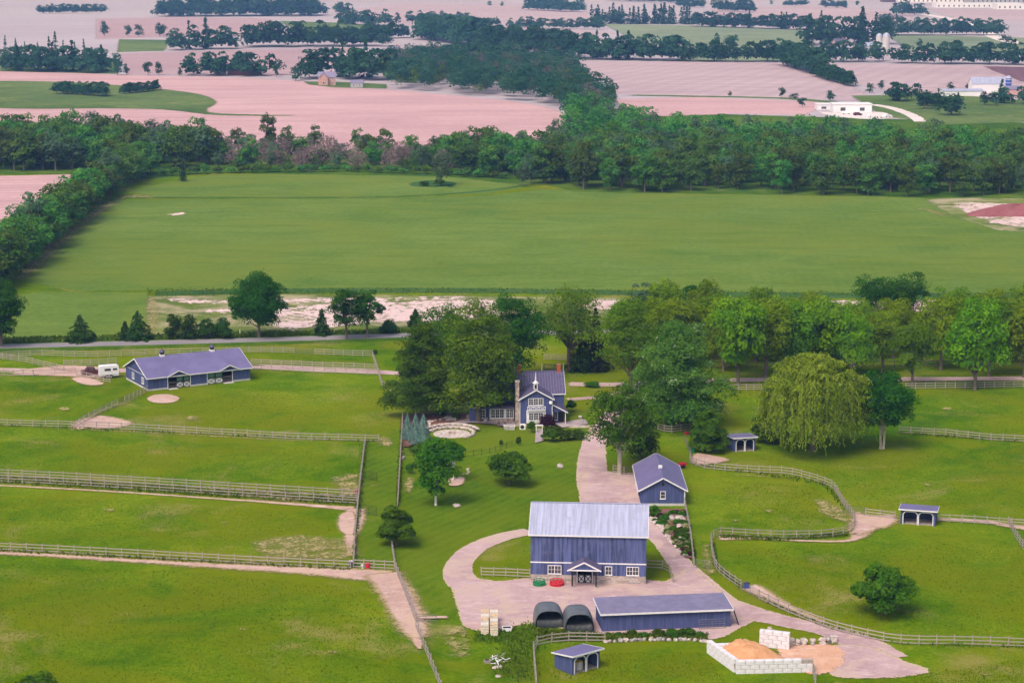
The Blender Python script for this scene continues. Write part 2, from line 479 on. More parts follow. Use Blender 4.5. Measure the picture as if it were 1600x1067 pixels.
def sheet_geo(pts, z, w, d, smooth):
    R = (catmull if smooth else straight)(pts, True, d)
    area = .5*np.sum(R[:,0]*np.roll(R[:,1],-1)-np.roll(R[:,0],-1)*R[:,1])
    if area < 0: R = R[::-1]
    T = np.roll(R,-1,0)-np.roll(R,1,0); T /= np.linalg.norm(T,axis=1)[:,None]+1e-9
    N = np.stack([T[:,1],-T[:,0]],1)           # outward for ccw
    n = len(R); O = R+N*w; I = R-N*w
    V = [(x,y,z) for x,y in O]+[(x,y,z) for x,y in I]
    Fc = [(i,(i+1)%n,n+(i+1)%n,n+i) for i in range(n)]
    tri = tessellate_polygon([[Vector((x,y,0)) for x,y in I]])
    for a,b,c in tri:
        A,B,Cc = I[a],I[b],I[c]
        if (B[0]-A[0])*(Cc[1]-A[1])-(B[1]-A[1])*(Cc[0]-A[0]) < 0: a,c = c,a
        Fc.append((n+a,n+b,n+c))
    return V, Fc, [0.0]*n+[1.0]*n

def strip_geo(pts, W, z, w, d, taper=True):
    Pm = np.column_stack([pts, np.broadcast_to(np.asarray(W,float), (len(pts),))]) if np.ndim(W) else np.column_stack([pts, np.full(len(pts), float(W))])
    R = catmull(Pm, False, d)
    T = np.gradient(R[:,:2], axis=0); T /= np.linalg.norm(T,axis=1)[:,None]+1e-9
    N = np.stack([-T[:,1],T[:,0]],1); V=[]; E=[]
    for i,(x,y,h) in enumerate(R):
        for off,e in ((-h-w,0),(-max(h-w,.05),1),(max(h-w,.05),1),(h+w,0)):
            V.append((x+N[i,0]*off,y+N[i,1]*off,z)); E.append(0.0 if taper and i in (0,len(R)-1) else float(e))
    Fc=[]
    for i in range(len(R)-1):
        for k in range(3): Fc.append((i*4+k, (i+1)*4+k, (i+1)*4+k+1, i*4+k+1)[::-1])
    return V, Fc, E

def make_sheet(name, geos, mat, kind="structure", label=None):
    V=[];Fc=[];E=[]
    for v,f,e in geos:
        b=len(V); V+=v; E+=e; Fc+=[tuple(b+i for i in q) for q in f]
    me=bpy.data.meshes.new(name); me.from_pydata(V,[],Fc); me.materials.append(mat)
    a=me.attributes.new("rim",'FLOAT','POINT'); a.data.foreach_set("value",E)
    me.update(); o=link(name,me); o["kind"]=kind
    if label: o["label"]=label
    return o

ZL=[0.0]
def nz(step=.004): ZL[0]+=step; return ZL[0]
def sheet(name, pts, mat, w=.5, d=1.5, smooth=True, z=None, label=None):
    return make_sheet(name,[sheet_geo(px(pts), nz() if z is None else z, w, d, smooth)],M[mat],label=label)
def strip(name, pts, W, mat, w=.4, d=1.0, z=None, taper=True, label=None):
    return make_sheet(name,[strip_geo(px(pts), W, nz() if z is None else z, w, d, taper)],M[mat],label=label)

# one ground sheet to the horizon
gm = MB(); gm.add([(-9000,-300,0),(9000,-300,0),(9000,14000,0),(-9000,14000,0)],[(0,1,2,3)])
gm.build('ground', M['pasture'])["kind"]="structure"

# far farmland: a tilled plain beyond the wood, with fields of other crops on it
sheet('farmland', [(-2500,-48),(4100,-48),(2600,60),(2100,232),(1500,232),(800,226),(-100,245),(-700,230),(-1600,60)], 'farland', 4, 400, False, .03)
sheet('field', [(-60,112),(90,113),(200,118),(330,121),(420,124),(478,128),(520,137),(600,140),(700,149),(800,159),(868,172),(890,190),(884,205),(850,220),(700,228),(540,236),(300,228),(100,222),(-60,218)], 'field', 3, 25, True, .06)
sheet('field', [(-40,276),(60,274),(142,272),(150,290),(110,330),(40,400),(-60,460)], 'field', 1, 10, False, .06)
sheet('field', [(188,84),(360,79),(548,76),(575,92),(500,104),(440,120),(330,118),(200,117)], 'field3', 4, 30, False, .07)
sheet('field', [(150,30),(300,27),(424,30),(418,46),(376,58),(260,58),(150,62)], 'field3', 4, 40, False, .07)
sheet('field', [(880,96),(1080,97),(1230,99),(1270,112),(1330,135),(1370,160),(1290,156),(1120,151),(970,147),(930,120)], 'field2', 4, 25, False, .07)
sheet('field', [(960,156),(1080,152),(1290,160),(1260,180),(1150,178),(1040,182),(975,176)], 'field', 3, 20, False, .07)
sheet('field', [(1285,100),(1420,101),(1560,104),(1620,110),(1640,150),(1500,150),(1400,145),(1330,130)], 'field2', 4, 25, False, .07)
sheet('field', [(1535,104),(1640,106),(1660,132),(1596,128)], 'field4', 3, 25, False, .09)
sheet('field', [(640,38),(780,40),(960,52),(900,62),(760,58),(650,60)], 'field2', 5, 60, False, .07)
sheet('field', [(620,6),(830,8),(930,22),(1000,34),(700,40),(560,34),(520,20)], 'field2', 6, 80, False, .07)
sheet('field', [(1110,14),(1300,8),(1430,22),(1420,36),(1250,38),(1130,30)], 'field2', 6, 80, False, .07)
sheet('field', [(1450,14),(1640,16),(1660,34),(1500,32)], 'field2', 6, 80, False, .08)
# green and fallow ground between them
sheet('grassland', [(-40,130),(80,128),(190,134),(255,140),(312,148),(338,160),(322,172),(345,178),(465,181),(345,181),(260,172),(180,170),(-40,166)], 'green1', 3, 15, True, .10)
sheet('grassland', [(436,33),(530,36),(612,42),(614,58),(540,60),(470,52)], 'green1', 4, 30, False, .10)
sheet('grassland', [(186,62),(266,63),(256,80),(184,82)], 'green1', 4, 30, False, .10)
sheet('grassland', [(942,38),(1100,41),(1262,48),(1276,58),(1250,76),(1120,74),(1000,68)], 'green2', 5, 40, False, .10)
sheet('grassland', [(1060,72),(1270,64),(1280,96),(1060,96)], 'green2', 5, 40, False, .095)
sheet('grassland', [(1385,54),(1620,60),(1640,84),(1420,80)], 'green2', 5, 40, False, .10)
sheet('grassland', [(1330,150),(1480,148),(1640,160),(1650,190),(1480,195),(1380,182)], 'green1', 3, 20, False, .10)
sheet('grassland', [(474,128),(520,128),(604,132),(604,139),(520,137),(484,133)], 'green1', 2, 10, False, .10)
sheet('grassland', [(590,86),(690,86),(720,110),(640,130),(600,120)], 'green1', 3, 20, False, .10)
sheet('grassland', [(0,90),(180,92),(185,116),(0,112)], 'green1', 3, 20, False, .10)
strip('grassland', [(960,149),(1080,151),(1220,154),(1330,163)], 6, 'green1', 2, 20, .12)
strip('road', [(530,84),(552,90),(566,98),(572,106)], 4, 'palegravel', 1, 10, .14)
strip('road', [(1440,22),(1500,34),(1560,60),(1600,70)], 9, 'palegravel', 2, 40, .14)
sheet('yard', [(1280,175),(1310,177),(1350,174),(1380,176),(1395,184),(1360,187),(1300,182)], 'palegravel', 1.5, 8, True, .14)
strip('road', [(1356,163),(1392,169),(1425,181),(1440,192)], 3.5, 'palegravel', 1, 10, .145)

# floor of the woods behind the crop
sheet('woodland_floor', [(-60,232),(300,240),(700,240),(880,205),(900,182),(1100,178),(1700,195),(1700,312),(1300,306),(900,300),(860,290),(800,288),(700,276),(330,270),(230,280),(140,272),(-60,272)], 'verge', 2, 12, False, .05)

# the big crop field
sheet('crop_field', [(22,438),(60,405),(120,355),(180,312),(240,312),(500,311),(760,306),(850,296),(960,301),(1250,305),(1440,309),(1500,322),(1620,352),(1660,356),(1660,460),(1300,462),(900,456),(600,452),(330,452),(120,455)], 'crop', 1.2, 8, False, .02)
sheet('crop_field', [(200,300),(260,285),(340,273),(560,271),(700,277),(800,282),(805,294),(760,303),(500,308),(240,308)], 'crop', 1.2, 8, False, .024)
strip('field_margin', [(190,309),(400,309.5),(600,308),(720,302),(800,293),(830,285)], 1.5, 'crop2', .8, 4, .03)
sheet('field_margin', [(640,287),(670,282),(705,284),(712,289),(680,293),(650,292)], 'crop2', 1, 4, True, .03)
sheet('bare_patch', [(180,315),(194,306),(212,304),(244,309),(200,309)], 'tan', .8, 3, True, .034)
sheet('bare_patch', [(258,335),(285,332),(292,334),(270,337)], 'sand', .8, 3, True, .034)
strip('field_margin', [(30,436),(75,395),(125,350),(178,314)], 2.2, 'tan', 1.2, 3, .034)
sheet('crop_field', [(-30,470),(60,456),(230,457),(238,490),(230,530),(100,536),(-30,542)], 'crop', 1, 6, False, .02)
strip('field_margin', [(230,459),(420,455),(700,454),(1000,458),(1300,462),(1660,462)], 4.0, 'crop2', 1.2, 5, .032)
# stripped ground beyond the road
sheet('rough_ground', [(232,464),(400,460),(700,462),(1000,466),(1300,470),(1640,470),(1640,506),(1200,512),(760,516),(420,522),(236,528),(228,500)], 'rough', 1.5, 6, False, .036)
strip('bare_patch', [(250,466),(320,472),(430,470),(560,468),(740,466)], 3.0, 'sand', 2.0, 4, .040)
sheet('bare_patch', [(430,484),(470,478),(600,472),(760,468),(780,486),(740,500),(600,504),(500,512),(430,510)], 'sand', 1.8, 4, True, .044)
strip('bare_patch', [(300,488),(380,484),(470,484)], 2.2, 'sand', 2.0, 4, .048)
sheet('bare_patch', [(880,472),(960,470),(1010,476),(940,484)], 'sand', 1.8, 4, True, .044)
sheet('bare_patch', [(1240,476),(1330,470),(1490,470),(1500,486),(1400,494),(1280,490)], 'sand', 1.8, 4, True, .044)
strip('field_margin', [(236,464),(240,490),(232,526)], 1.2, 'tan', .8, 3, .05)
sheet('rough_ground', [(1444,312),(1520,309),(1640,310),(1640,366),(1560,360),(1490,338)], 'rough', 1.5, 5, False, .036)
sheet('bare_patch', [(1490,318),(1560,318),(1640,322),(1640,356),(1570,352),(1520,338)], 'sand', 2, 4, True, .044)
strip('bare_patch', [(1425,326),(1450,328),(1480,338)], 1.5, 'tan', 1.2, 3, .044)

# road and its verges
strip('verge', [(-40,545),(200,537),(420,531),(640,524),(860,518),(1100,514),(1400,512),(1660,512)], 6, 'verge', 1.5, 6, .040)
strip('road', [(-60,543),(100,539),(300,534),(480,529),(640,524),(860,520),(1100,517),(1400,516),(1660,516)], 2.6, 'asphalt', .35, 4, .052, False)

ZL[0]=.056
# farm lane and drives
strip('farm_lane', [(-20,577),(60,579),(120,578),(190,579),(400,574),(500,578),(600,582),(640,585)], [1.6,1.8,2.0,2.0,1.9,1.9,1.8,1.6], 'drive', .4, 1.5)
strip('driveway', [(880,600),(960,601),(1060,596),(1150,594),(1300,592),(1420,592.5),(1520,592),(1640,591)], 1.9, 'drive', .3, 2)
strip('driveway', [(880,625),(920,622),(960,618),(985,606)], 1.2, 'drive', .3, 1.5)
gz=nz(.004)
geos=[strip_geo(px([(1000,604),(965,640),(935,676),(927,700),(925,730),(930,760),(950,790)]),[1.9,2.0,2.1,2.3,2.6,3.0,3.4],gz,.35,.8,False),
      sheet_geo(px([(915,735),(960,738),(1002,746),(1006,800),(990,812),(960,806),(915,800),(905,775)]),gz+.004,.35,.8,True),
      strip_geo(px([(985,800),(1010,822),(1040,850),(1062,880),(1088,910),(1120,945)]),[2.0,2.0,1.8,1.9,2.6,3.4],gz+.008,.3,.8,False),
      sheet_geo(px([(705,912),(718,898),(775,908),(828,904),(1008,906),(1040,908),(1075,890),(1105,905),(1150,945),(1180,965),(1150,985),(1100,1000),(940,990),(830,975),(790,985),(745,985),(722,975),(715,950)]),gz+.012,.5,.8,True),
      strip_geo(px([(828,830),(790,838),(755,850),(730,866),(716,886),(720,905),(740,920)]),[1.7,1.8,1.85,1.9,2.0,2.4,2.8],gz+.016,.3,.8,False),
      strip_geo(px([(1080,925),(1150,952),(1230,972),(1290,985),(1340,1003),(1380,1030)]),[3.2,2.8,2.1,2.0,2.8,3.5],gz+.020,.35,.8,False),
      sheet_geo(px([(1290,1012),(1330,1008),(1370,1014),(1410,1032),(1450,1046),(1440,1054),(1380,1060),(1310,1058),(1285,1040)]),gz+.024,.6,.8,True)]
make_sheet('driveway',geos,M['drive'])
ZL[0]=gz+.028
sheet('lawn', [(640,700),(700,680),(780,668),(900,660),(930,672),(922,690),(908,760),(904,786),(822,792),(824,826),(770,836),(722,862),(696,890),(704,925),(716,955),(700,966),(652,966),(640,930),(618,880),(622,800),(626,750),(630,710)], 'lawn', .35, 1.2, False, .058)
sheet('lawn', [(562,690),(626,670),(620,800),(612,880),(552,884),(556,800)], 'lawn', .3, 1.2, False, .059)
sheet('shavings_ground', [(1215,1010),(1250,1008),(1300,1008),(1320,1025),(1300,1050),(1260,1052),(1225,1030)], 'shavflat', .5, .8)

# bare tracks along the paddock fences, worn gateways
strip('bare_track', [(-20,758),(60,762),(200,770),(330,779),(420,785),(520,793),(556,796)], [.25,.25,.3,.35,.6,.9,1.4], 'dirt', .5, .8)
strip('bare_track', [(556,794),(552,815),(548,840),(549,870)], [1.5,1.7,1.0,.8], 'dirt', .5, .8)
sheet('bare_track', [(530,806),(552,800),(556,830),(545,836),(530,828)], 'dirt', .4, .6)
strip('bare_track', [(-20,864),(60,867),(200,876),(350,885),(480,892),(560,898),(612,902)], [.5,.6,.8,1.3,1.8,2.6,2.8], 'dirt', 1.0, .8)
strip('bare_track', [(596,895),(618,925),(636,960),(648,985),(655,1000)], [2.6,2.5,2.3,1.9,.7], 'dirt', 1.0, .8)
strip('bare_track', [(60,670),(200,675),(330,682),(420,687),(500,690)], [.2,.25,.4,.5,.2], 'tan', .35, .8)
sheet('bare_track', [(114,662),(130,655),(160,650),(205,660),(190,668),(120,671)], 'dirt', .8, .8)
strip('bare_track', [(140,655),(165,640),(195,630),(212,622)], [.8,.5,.5,.5], 'tan', .5, .8)
sheet('bare_track', [(520,748),(560,742),(560,770),(536,772)], 'tan', .8, .8)
sheet('bare_track', [(400,848),(470,838),(545,850),(546,872),(430,872)], 'tan', 1.0, 1)
sheet('bare_track', [(380,770),(440,768),(470,785),(400,780)], 'tan', 1.0, 1)
sheet('riding_ring', [(231,622),(243,617.5),(262,617),(277,620),(280,625),(268,630),(245,630.5),(232,627)], 'dirt', .25, .6)
sheet('bare_track', [(112,592),(135,590),(163,600),(145,603),(125,600)], 'dirt', .5, .8)
sheet('bare_track', [(40,578),(110,572),(180,578),(170,590),(80,588),(20,585)], 'dirt', .8, 1)
strip('bare_track', [(1120,842),(1180,842),(1260,846),(1330,845),(1348,826),(1370,810)], [1.2,.3,.25,.6,2.2,3.0], 'dirt', .6, .8)
sheet('bare_track', [(1332,802),(1360,806),(1400,806),(1398,820),(1370,828),(1345,838),(1330,836)], 'dirt', 1.0, .8)
strip('bare_track', [(1460,812),(1530,815),(1575,822),(1640,832)], [.5,.8,1.0,1.2], 'dirt', .5, .8)
sheet('bare_track', [(1080,716),(1090,709),(1110,712),(1140,720),(1100,727),(1082,725)], 'dirt', .5, .8)
sheet('bare_track', [(1276,782),(1302,786),(1326,808),(1318,818),(1286,802)], 'tan', .5, .8)
strip('bare_track', [(1140,742),(1180,745),(1225,746)], [.3,.3,.2], 'tan', .3, .8)
strip('bare_track', [(1165,915),(1190,928),(1230,950),(1290,975)], [1.6,1.4,.9,.4], 'dirt', .7, .8)
strip('bare_track', [(1103,850),(1106,880),(1112,900)], [.4,.5,.8], 'tan', .4, .8)
strip('bare_track', [(704,980),(714,998),(720,1030)], [1.6,1.3,.6], 'tan', .6, .8)
sheet('bare_track', [(586,690),(600,684),(614,692),(606,699)], 'tan', .35, .6)
strip('bare_track', [(565,760.5),(585,760),(606,759)], .15, 'tan', .15, .6)
strip('bare_track', [(560,813),(580,814),(600,814)], .15, 'tan', .15, .6)
sheet('bare_track', [(632,752),(645,748),(646,762),(636,772)], 'tan', .3, .6)
sheet('bare_track', [(644,998),(660,1002),(657,1016),(648,1010)], 'dirt', .25, .6)
strip('path', [(650,967),(680,966),(704,966)], .5, 'dirt', .2, .6)
for (u,v) in [(170,798),(350,818),(100,640),(1150,815),(1480,640),(1540,1055),(1310,1070),(520,1020),(380,985),(1450,760),(1140,770),(720,990),(1200,800),(300,655),(880,1030)]:
    r=random.uniform(6,12); sheet('bare_patch', [(u-r,v),(u-r*.3,v-r*.25),(u+r,v-r*.1),(u+r*.5,v+r*.3)], 'tan', .3, .8)

# ------------------------------------------------------------------ building helpers
def frame(a, b):
    A, B = Vector(G(*a)), Vector(G(*b)); d = B - A
    return (A.x, A.y, 0), math.atan2(d.y, d.x), d.length

def walls_with_openings(mb, L, h, ops, t=.15, z0=0.0):
    """front wall along x (outer face y=0), openings (x0,x1,z0,z1)"""
    x = 0.0
    for (a, b, c, d) in sorted(ops):
        if a > x: mb.box(x, a, 0, t, z0, h)
        if c > z0: mb.box(a, b, 0, t, z0, c)
        if d < h: mb.box(a, b, 0, t, d, h)
        x = b
    if x < L: mb.box(x, L, 0, t, z0, h)
    return mb

def battens(parent, x0, x1, z0, z1, y, step, mat, ops=(), top=None, axis='x', w=.05, proud=.025):
    mb = MB(); n = int((x1-x0)/step)
    for i in range(n+1):
        x = x0 + (x1-x0)*i/max(n,1)
        zt = z1 if top is None else top(x)
        segs = [(z0, zt)]
        for (a,b,c,d) in ops:
            if a-.03 < x < b+.03: segs = [s for q in segs for s in ((q[0], min(q[1], c)), (max(q[0], d), q[1])) if s[1]-s[0] > .05]
        for s0, s1 in segs:
            if axis == 'x': mb.box(x-w/2, x+w/2, y-proud, y+.004, s0, s1)
            else: mb.box(y-proud, y+.004, x-w/2, x+w/2, s0, s1)
    return mb.build('battens', mat, parent, kind='stuff')

def window(parent, loc, w, h, rz=0.0, cols=2, rows=2, sashes=1, fr=.09, mat='white', glass='glass'):
    mb = MB()
    o0, o1 = -.075, .0
    mb.box(-w/2, w/2, o0, o1, 0, fr).box(-w/2, w/2, o0, o1, h-fr, h)
    for i in range(sashes+1):
        x = -w/2 + fr/2 + (w-fr)*i/sashes
        mb.box(x-fr/2, x+fr/2, o0-.002, o1, fr, h-fr)
    for s_ in range(sashes):
        a = -w/2 + fr + (w-fr)*s_/sashes; b = -w/2 + (w-fr)*(s_+1)/sashes
        for c in range(1, cols):
            x = a+(b-a)*c/cols; mb.box(x-.018, x+.018, o0+.012, o1, fr, h-fr)
        for r in range(1, rows):
            z = fr+(h-2*fr)*r/rows; mb.box(a, b, o0+.016, o1, z-.018, z+.018)
    mb.box(-w/2-.05, w/2+.05, -.12, 0, -.06, -.002)
    o = mb.build('window', M[mat], parent, loc, rz)
    g = MB()
    for s_ in range(sashes):
        a = -w/2 + fr + (w-fr)*s_/sashes; b = -w/2 + (w-fr)*(s_+1)/sashes
        MB().box(a, b, -.045, -.003, fr, h-fr).build('pane', M[glass], o)
    return o

def gable_roof(parent, x0, x1, y0, y1, ze, zr, mat, over=.35, t=.10, seam=None, trim=True, name='roof', along='x', seammat=None):
    """ridge along x (or y). returns the roof part"""
    r = bpy.data.objects.new(name, None)
    mb = MB()
    def P(a, b, z): return (a, b, z) if along == 'x' else (b, a, z)
    if along == 'x': a0, a1, b0, b1 = x0, x1, y0, y1
    else: a0, a1, b0, b1 = y0, y1, x0, x1
    bm = (b0+b1)/2; k = (zr-ze)/(bm-b0)
    za = ze - k*over
    A0, A1 = a0-over, a1+over
    q1 = [P(A0,b0-over,za+t), P(A1,b0-over,za+t), P(A1,bm,zr+t), P(A0,bm,zr+t)]
    q2 = [P(A1,b1+over,za+t), P(A0,b1+over,za+t), P(A0,bm,zr+t), P(A1,bm,zr+t)]
    if along != 'x': q1, q2 = q1[::-1], q2[::-1]
    mb.slab(q1, t); mb.slab(q2, t)
    ro = mb.build(name, M[mat], parent)
    if seam:
        sm = MB(); n = int((A1-A0)/seam)
        for i in range(1, n):
            a = A0+(A1-A0)*i/n
            sm.bar(P(a,b0-over+.02,za+t+.02), P(a,bm,zr+t+.02), .07, .07); sm.bar(P(a,b1+over-.02,za+t+.02), P(a,bm,zr+t+.02), .07, .07)
        so = sm.build('roof_seams', M[seammat or mat], ro, kind='stuff')
        MB().bar(P(A0,bm,zr+t+.03), P(A1,bm,zr+t+.03), .3, .06).build('ridge_cap', M[seammat or mat], ro)
    if trim:
        for a in (A0-.03, A1+.03):
            tm = MB()
            tm.bar(P(a,b0-over,za+t-.10), P(a,bm,zr+t-.10), .05, .22); tm.bar(P(a,b1+over,za+t-.10), P(a,bm,zr+t-.10), .05, .22)
            tm.build('barge_board', M['white'], ro)
        for b in (b0-over-.03, b1+over+.03):
            MB().bar(P(A0-.05,b,za+t-.10), P(A1+.05,b,za+t-.10), .05, .20).build('fascia', M['white'], ro)
    return ro

def xdoor(parent, x, w, h, y, z=0.05, n=2):
    """half-height stable door leaves with a dark frame and white crossed panel"""
    for i in range(n):
        a = x + w*i/n; b = a + w/n
        d = MB().box(a+.03, b-.03, y, y+.05, z, z+h).build('door', M['white'], parent)
        k = MB(); y1 = y-.02
        for (p, q) in (((a+.07,y1,z+.06),(b-.07,y1,z+h-.06)), ((b-.07,y1-.004,z+.06),(a+.07,y1-.004,z+h-.06))): k.bar(p, q, .04, .10, (0,0,1))
        k.box(a+.03,b-.03,y1-.022,y1+.02,z,z+.09).box(a+.03,b-.03,y1-.022,y1+.02,z+h-.09,z+h)
        k.box(a+.03,a+.12,y1-.018,y1+.02,z+.09,z+h-.09).box(b-.12,b-.03,y1-.018,y1+.02,z+.09,z+h-.09)
        k.build('door_bracing', M['black'], d)

def boulder_mesh(name, mat, seed, n=8):
    r = np.random.default_rng(seed); vs=[]; fs=[]
    rings = [(.0,.0),(.75,.05),(1.0,.35),(.92,.7),(.55,.95),(.0,1.0)]
    V=[(0,0,0)]
    for rr,z in rings[1:-1]:
        for k in range(n):
            a=2*math.pi*k/n; q=rr*(.78+.44*r.random())
            V.append((q*math.cos(a)*.5, q*math.sin(a)*.5, z+(r.random()-.5)*.16))
    V.append((0,0,1.0)); top=len(V)-1
    for k in range(n):
        fs.append((0,1+(k+1)%n,1+k))
        for j in range(3): fs.append((1+j*n+k,1+j*n+(k+1)%n,1+(j+1)*n+(k+1)%n,1+(j+1)*n+k))
        fs.append((1+3*n+k,1+3*n+(k+1)%n,top))
    me=bpy.data.meshes.new(name); me.from_pydata(V,[],fs); me.materials.append(M[mat]); me.update(); return me
BOUL=[boulder_mesh('boulder',m,i) for i,m in enumerate(['stonepale','stonepale','stonegrey','stone','stonepale','stonegrey'])]

# ------------------------------------------------------------------ the great barn
loc, rz, L = frame((829,909),(1009,913))
D, HE, HR = 10.5, 7.0, 10.0
barn = empty('barn', loc, rz, 'great blue timber barn with a pale metal roof and a gabled porch', 'barn')
ops = [(6.55, 8.55, 0, 2.55)]
ST = 1.15
mb = MB()
stone_ops = [(6.55,8.55,0,2.55)]
walls_with_openings(mb, L, HE, ops, .2, ST); 
mb.box(.02,.2,.2,D-.2,ST,HE).box(L-.2,L-.02,.2,D-.2,ST,HE).box(0,L,D-.2,D,ST,HE)
mb.prism([(0,0),(1,0),(.5,1)],0,0.001) if False else None
wall = mb.build('wall', M['bluefaded'], barn)
for gx in (.02, L-.2):
    g = MB(); y0,y1 = .0, D
    g.add([(gx,y0,HE),(gx,y1,HE),(gx,D/2,HR),(gx+.18,y0,HE),(gx+.18,y1,HE),(gx+.18,D/2,HR)],[(0,2,1),(3,4,5),(0,1,4,3),(1,2,5,4),(2,0,3,5)])
    g.build('gable', M['bluefaded'], barn)
bt_ops = ops+[(2.3,4.4,1.2,2.6)]
battens(barn, .1, L-.1, 3.02, HE-.05, 0, .30, M['bluefaded'])
battens(barn, .1, L-.1, ST+.02, 2.82, 0, .45, M['blue'], ops)
battens(barn, .3, D-.3, ST, HE, .02, .35, M['bluefaded'], axis='y')
MB().box(-.03, L+.03, -.06, .003, 2.84, 3.0).build('belt_trim', M['white'], barn)
# stone plinth: mortar core with separate stones
pl = MB(); walls_with_openings(pl, L, ST-.002, [(6.55,8.55,0,ST-.002)], .28, 0)
pl.box(0,.28,.28,D,0,ST-.002).box(L-.28,L,.28,D,0,ST-.002)
pl.build('plinth', M['mortar'], barn)
stm = []
for i in range(6):
    r = random.Random(i); b = MB()
    q = lambda: r.uniform(-.07,.07)
    b.add([(q(),0,q()),(1+q(),0,q()),(1+q(),0,1+q()),(q(),0,1+q()),(.1,-.05,.12),(.9,-.06,.1),(.88,-.05,.9),(.12,-.055,.88)],
          [(0,1,5,4),(1,2,6,5),(2,3,7,6),(3,0,4,7),(4,5,6,7)])
    stm.append(b.mesh('stone', [M['stone'],M['stonepale'],M['stonegrey'],M['stonepale'],M['stone'],M['stonepale']][i]))
zc = 0.02
while zc < ST-.15:
    hh = random.uniform(.24,.34); hh = min(hh, ST-.02-zc); x = .02
    while x < L-.15:
        ww = random.uniform(.45,.95); ww = min(ww, L-.02-x)
        if not (x+ww > 6.5 and x < 8.6):
            link('stone', random.choice(stm), barn, (x,-.001,zc), 0, (ww-.03,1,hh-.03))
        x += ww
    zc += hh
gable_roof(barn, 0, L, 0, D, HE, HR, 'rooflight', .25, .1, .45, True)
window(barn, (3.35,0,1.28), 1.9, 1.25, cols=2, rows=2, sashes=2)
window(barn, (10.85,0,1.28), 1.0, 1.25, cols=2, rows=2)
window(barn, (14.2,0,1.28), 1.75, 1.25, cols=2, rows=2, sashes=2)
xdoor(barn, 6.6, 1.9, 1.15, .06, .06, 2)
MB().box(6.45,6.55,-.07,.1,0,2.6).box(8.55,8.65,-.07,.1,0,2.6).box(6.45,8.65,-.075,.1,2.6,2.72).build('door_frame', M['white'], barn)
MB().box(.3,L-.3,.3,D-.3,.02,.06).build('barn_floor', M['dark'], barn)
# porch
pr = gable_roof(barn, 5.2, 9.9, -2.2, 0.0, 0, 0, 'roofdark', 0,.1,None,False,'spare') if False else None
pm = MB(); xc=7.55; hw=2.35; ze=2.55; zr=3.75; yf=-2.4
pm.slab([(xc-hw,yf,ze),(xc,yf,zr),(xc,-.07,zr),(xc-hw,-.07,ze)][::-1],.1); pm.slab([(xc+hw,yf,ze),(xc,yf,zr),(xc,-.07,zr),(xc+hw,-.07,ze)],.1)
po = pm.build('porch_roof', M['roofdark'], barn)
tm = MB(); tm.bar((xc-hw,yf-.03,ze-.05),(xc,yf-.03,zr-.05),.06,.2); tm.bar((xc+hw,yf-.03,ze-.05),(xc,yf-.03,zr-.05),.06,.2); tm.build('barge_board', M['white'], po)
tm = MB(); tm.bar((xc-hw+.35,yf+.04,ze+.02),(xc+hw-.35,yf+.04,ze+.02),.12,.16); tm.build('tie_beam', M['white'], po)
MB().add([(xc-hw+.4,yf+.1,ze+.1),(xc+hw-.4,yf+.1,ze+.1),(xc,yf+.1,zr-.12),(xc-hw+.4,yf+.16,ze+.1),(xc+hw-.4,yf+.16,ze+.1),(xc,yf+.16,zr-.12)],[(0,1,2),(5,4,3),(0,3,4,1),(1,4,5,2),(2,5,3,0)]).build('porch_gable', M['blue'], po)
for x in (xc-1.65, xc+1.65):
    p_ = MB().box(x-.1,x+.1,yf+.12,yf+.32,.25,ze-.05)
    p_.bar((x,yf+.22,1.7),(x+(.55 if x<xc else -.55),yf+.22,2.5),.1,.1)
    pp = p_.build('porch_post', M['black'], barn)
    MB().box(x-.2,x+.2,yf+.02,yf+.42,0,.26).build('post_footing', M['stonegrey'], pp)

# ------------------------------------------------------------------ long stable
loc, rz, L = frame((232,611),(391,593.5))
D, HE, HR = 13.5, 2.75, 5.5
st = empty('stable', loc, rz, 'long low blue stable with violet roof, two cupolas and open cross-braced stalls', 'stable')
o1 = (.19*L, .405*L); o2 = (.575*L, .82*L)
ops = [(o1[0],o1[1],.0,2.35),(o2[0],o2[1],.0,2.35)]
mb = MB(); walls_with_openings(mb, L, HE, ops, .15, .35)
mb.box(.004,.15,.15,D-.15,.35,HE).box(L-.15,L-.004,.15,D-.15,.35,HE).box(0,L,D-.15,D,.35,HE)
mb.build('wall', M['blue'], st)
for gx in (.004, L-.154):
    MB().add([(gx,0,HE),(gx,D,HE),(gx,D/2,HR),(gx+.15,0,HE),(gx+.15,D,HE),(gx+.15,D/2,HR)],[(0,2,1),(3,4,5),(0,1,4,3),(1,2,5,4),(2,0,3,5)]).build('gable', M['blue'], st)
fd = MB(); walls_with_openings(fd, L, .348, [(o1[0],o1[1],0,.348),(o2[0],o2[1],0,.348)], .2, 0)
fd.box(0,.2,.2,D,0,.348).box(L-.2,L,.2,D,0,.348); fd.build('foundation', M['concrete'], st)
battens(st, .1, L-.1, .36, HE-.02, 0, .4, M['blue'], ops)
battens(st, .2, D-.2, .36, HE, .004, .4, M['blue'], top=lambda y: HE+(HR-HE)*(1-abs(y-D/2)/(D/2)), axis='y')
MB().box(.2,L-.2,.2,D-.2,.02,.06).build('stable_floor', M['dirt'] if False else M['mortar'], st)
MB().box(.2,L-.2,4.4,4.5,.06,HE).build('inner_partition', M['dark'], st)
rf = gable_roof(st, 0, L, 0, D, HE, HR, 'roofslate', .45, .1, None, True)
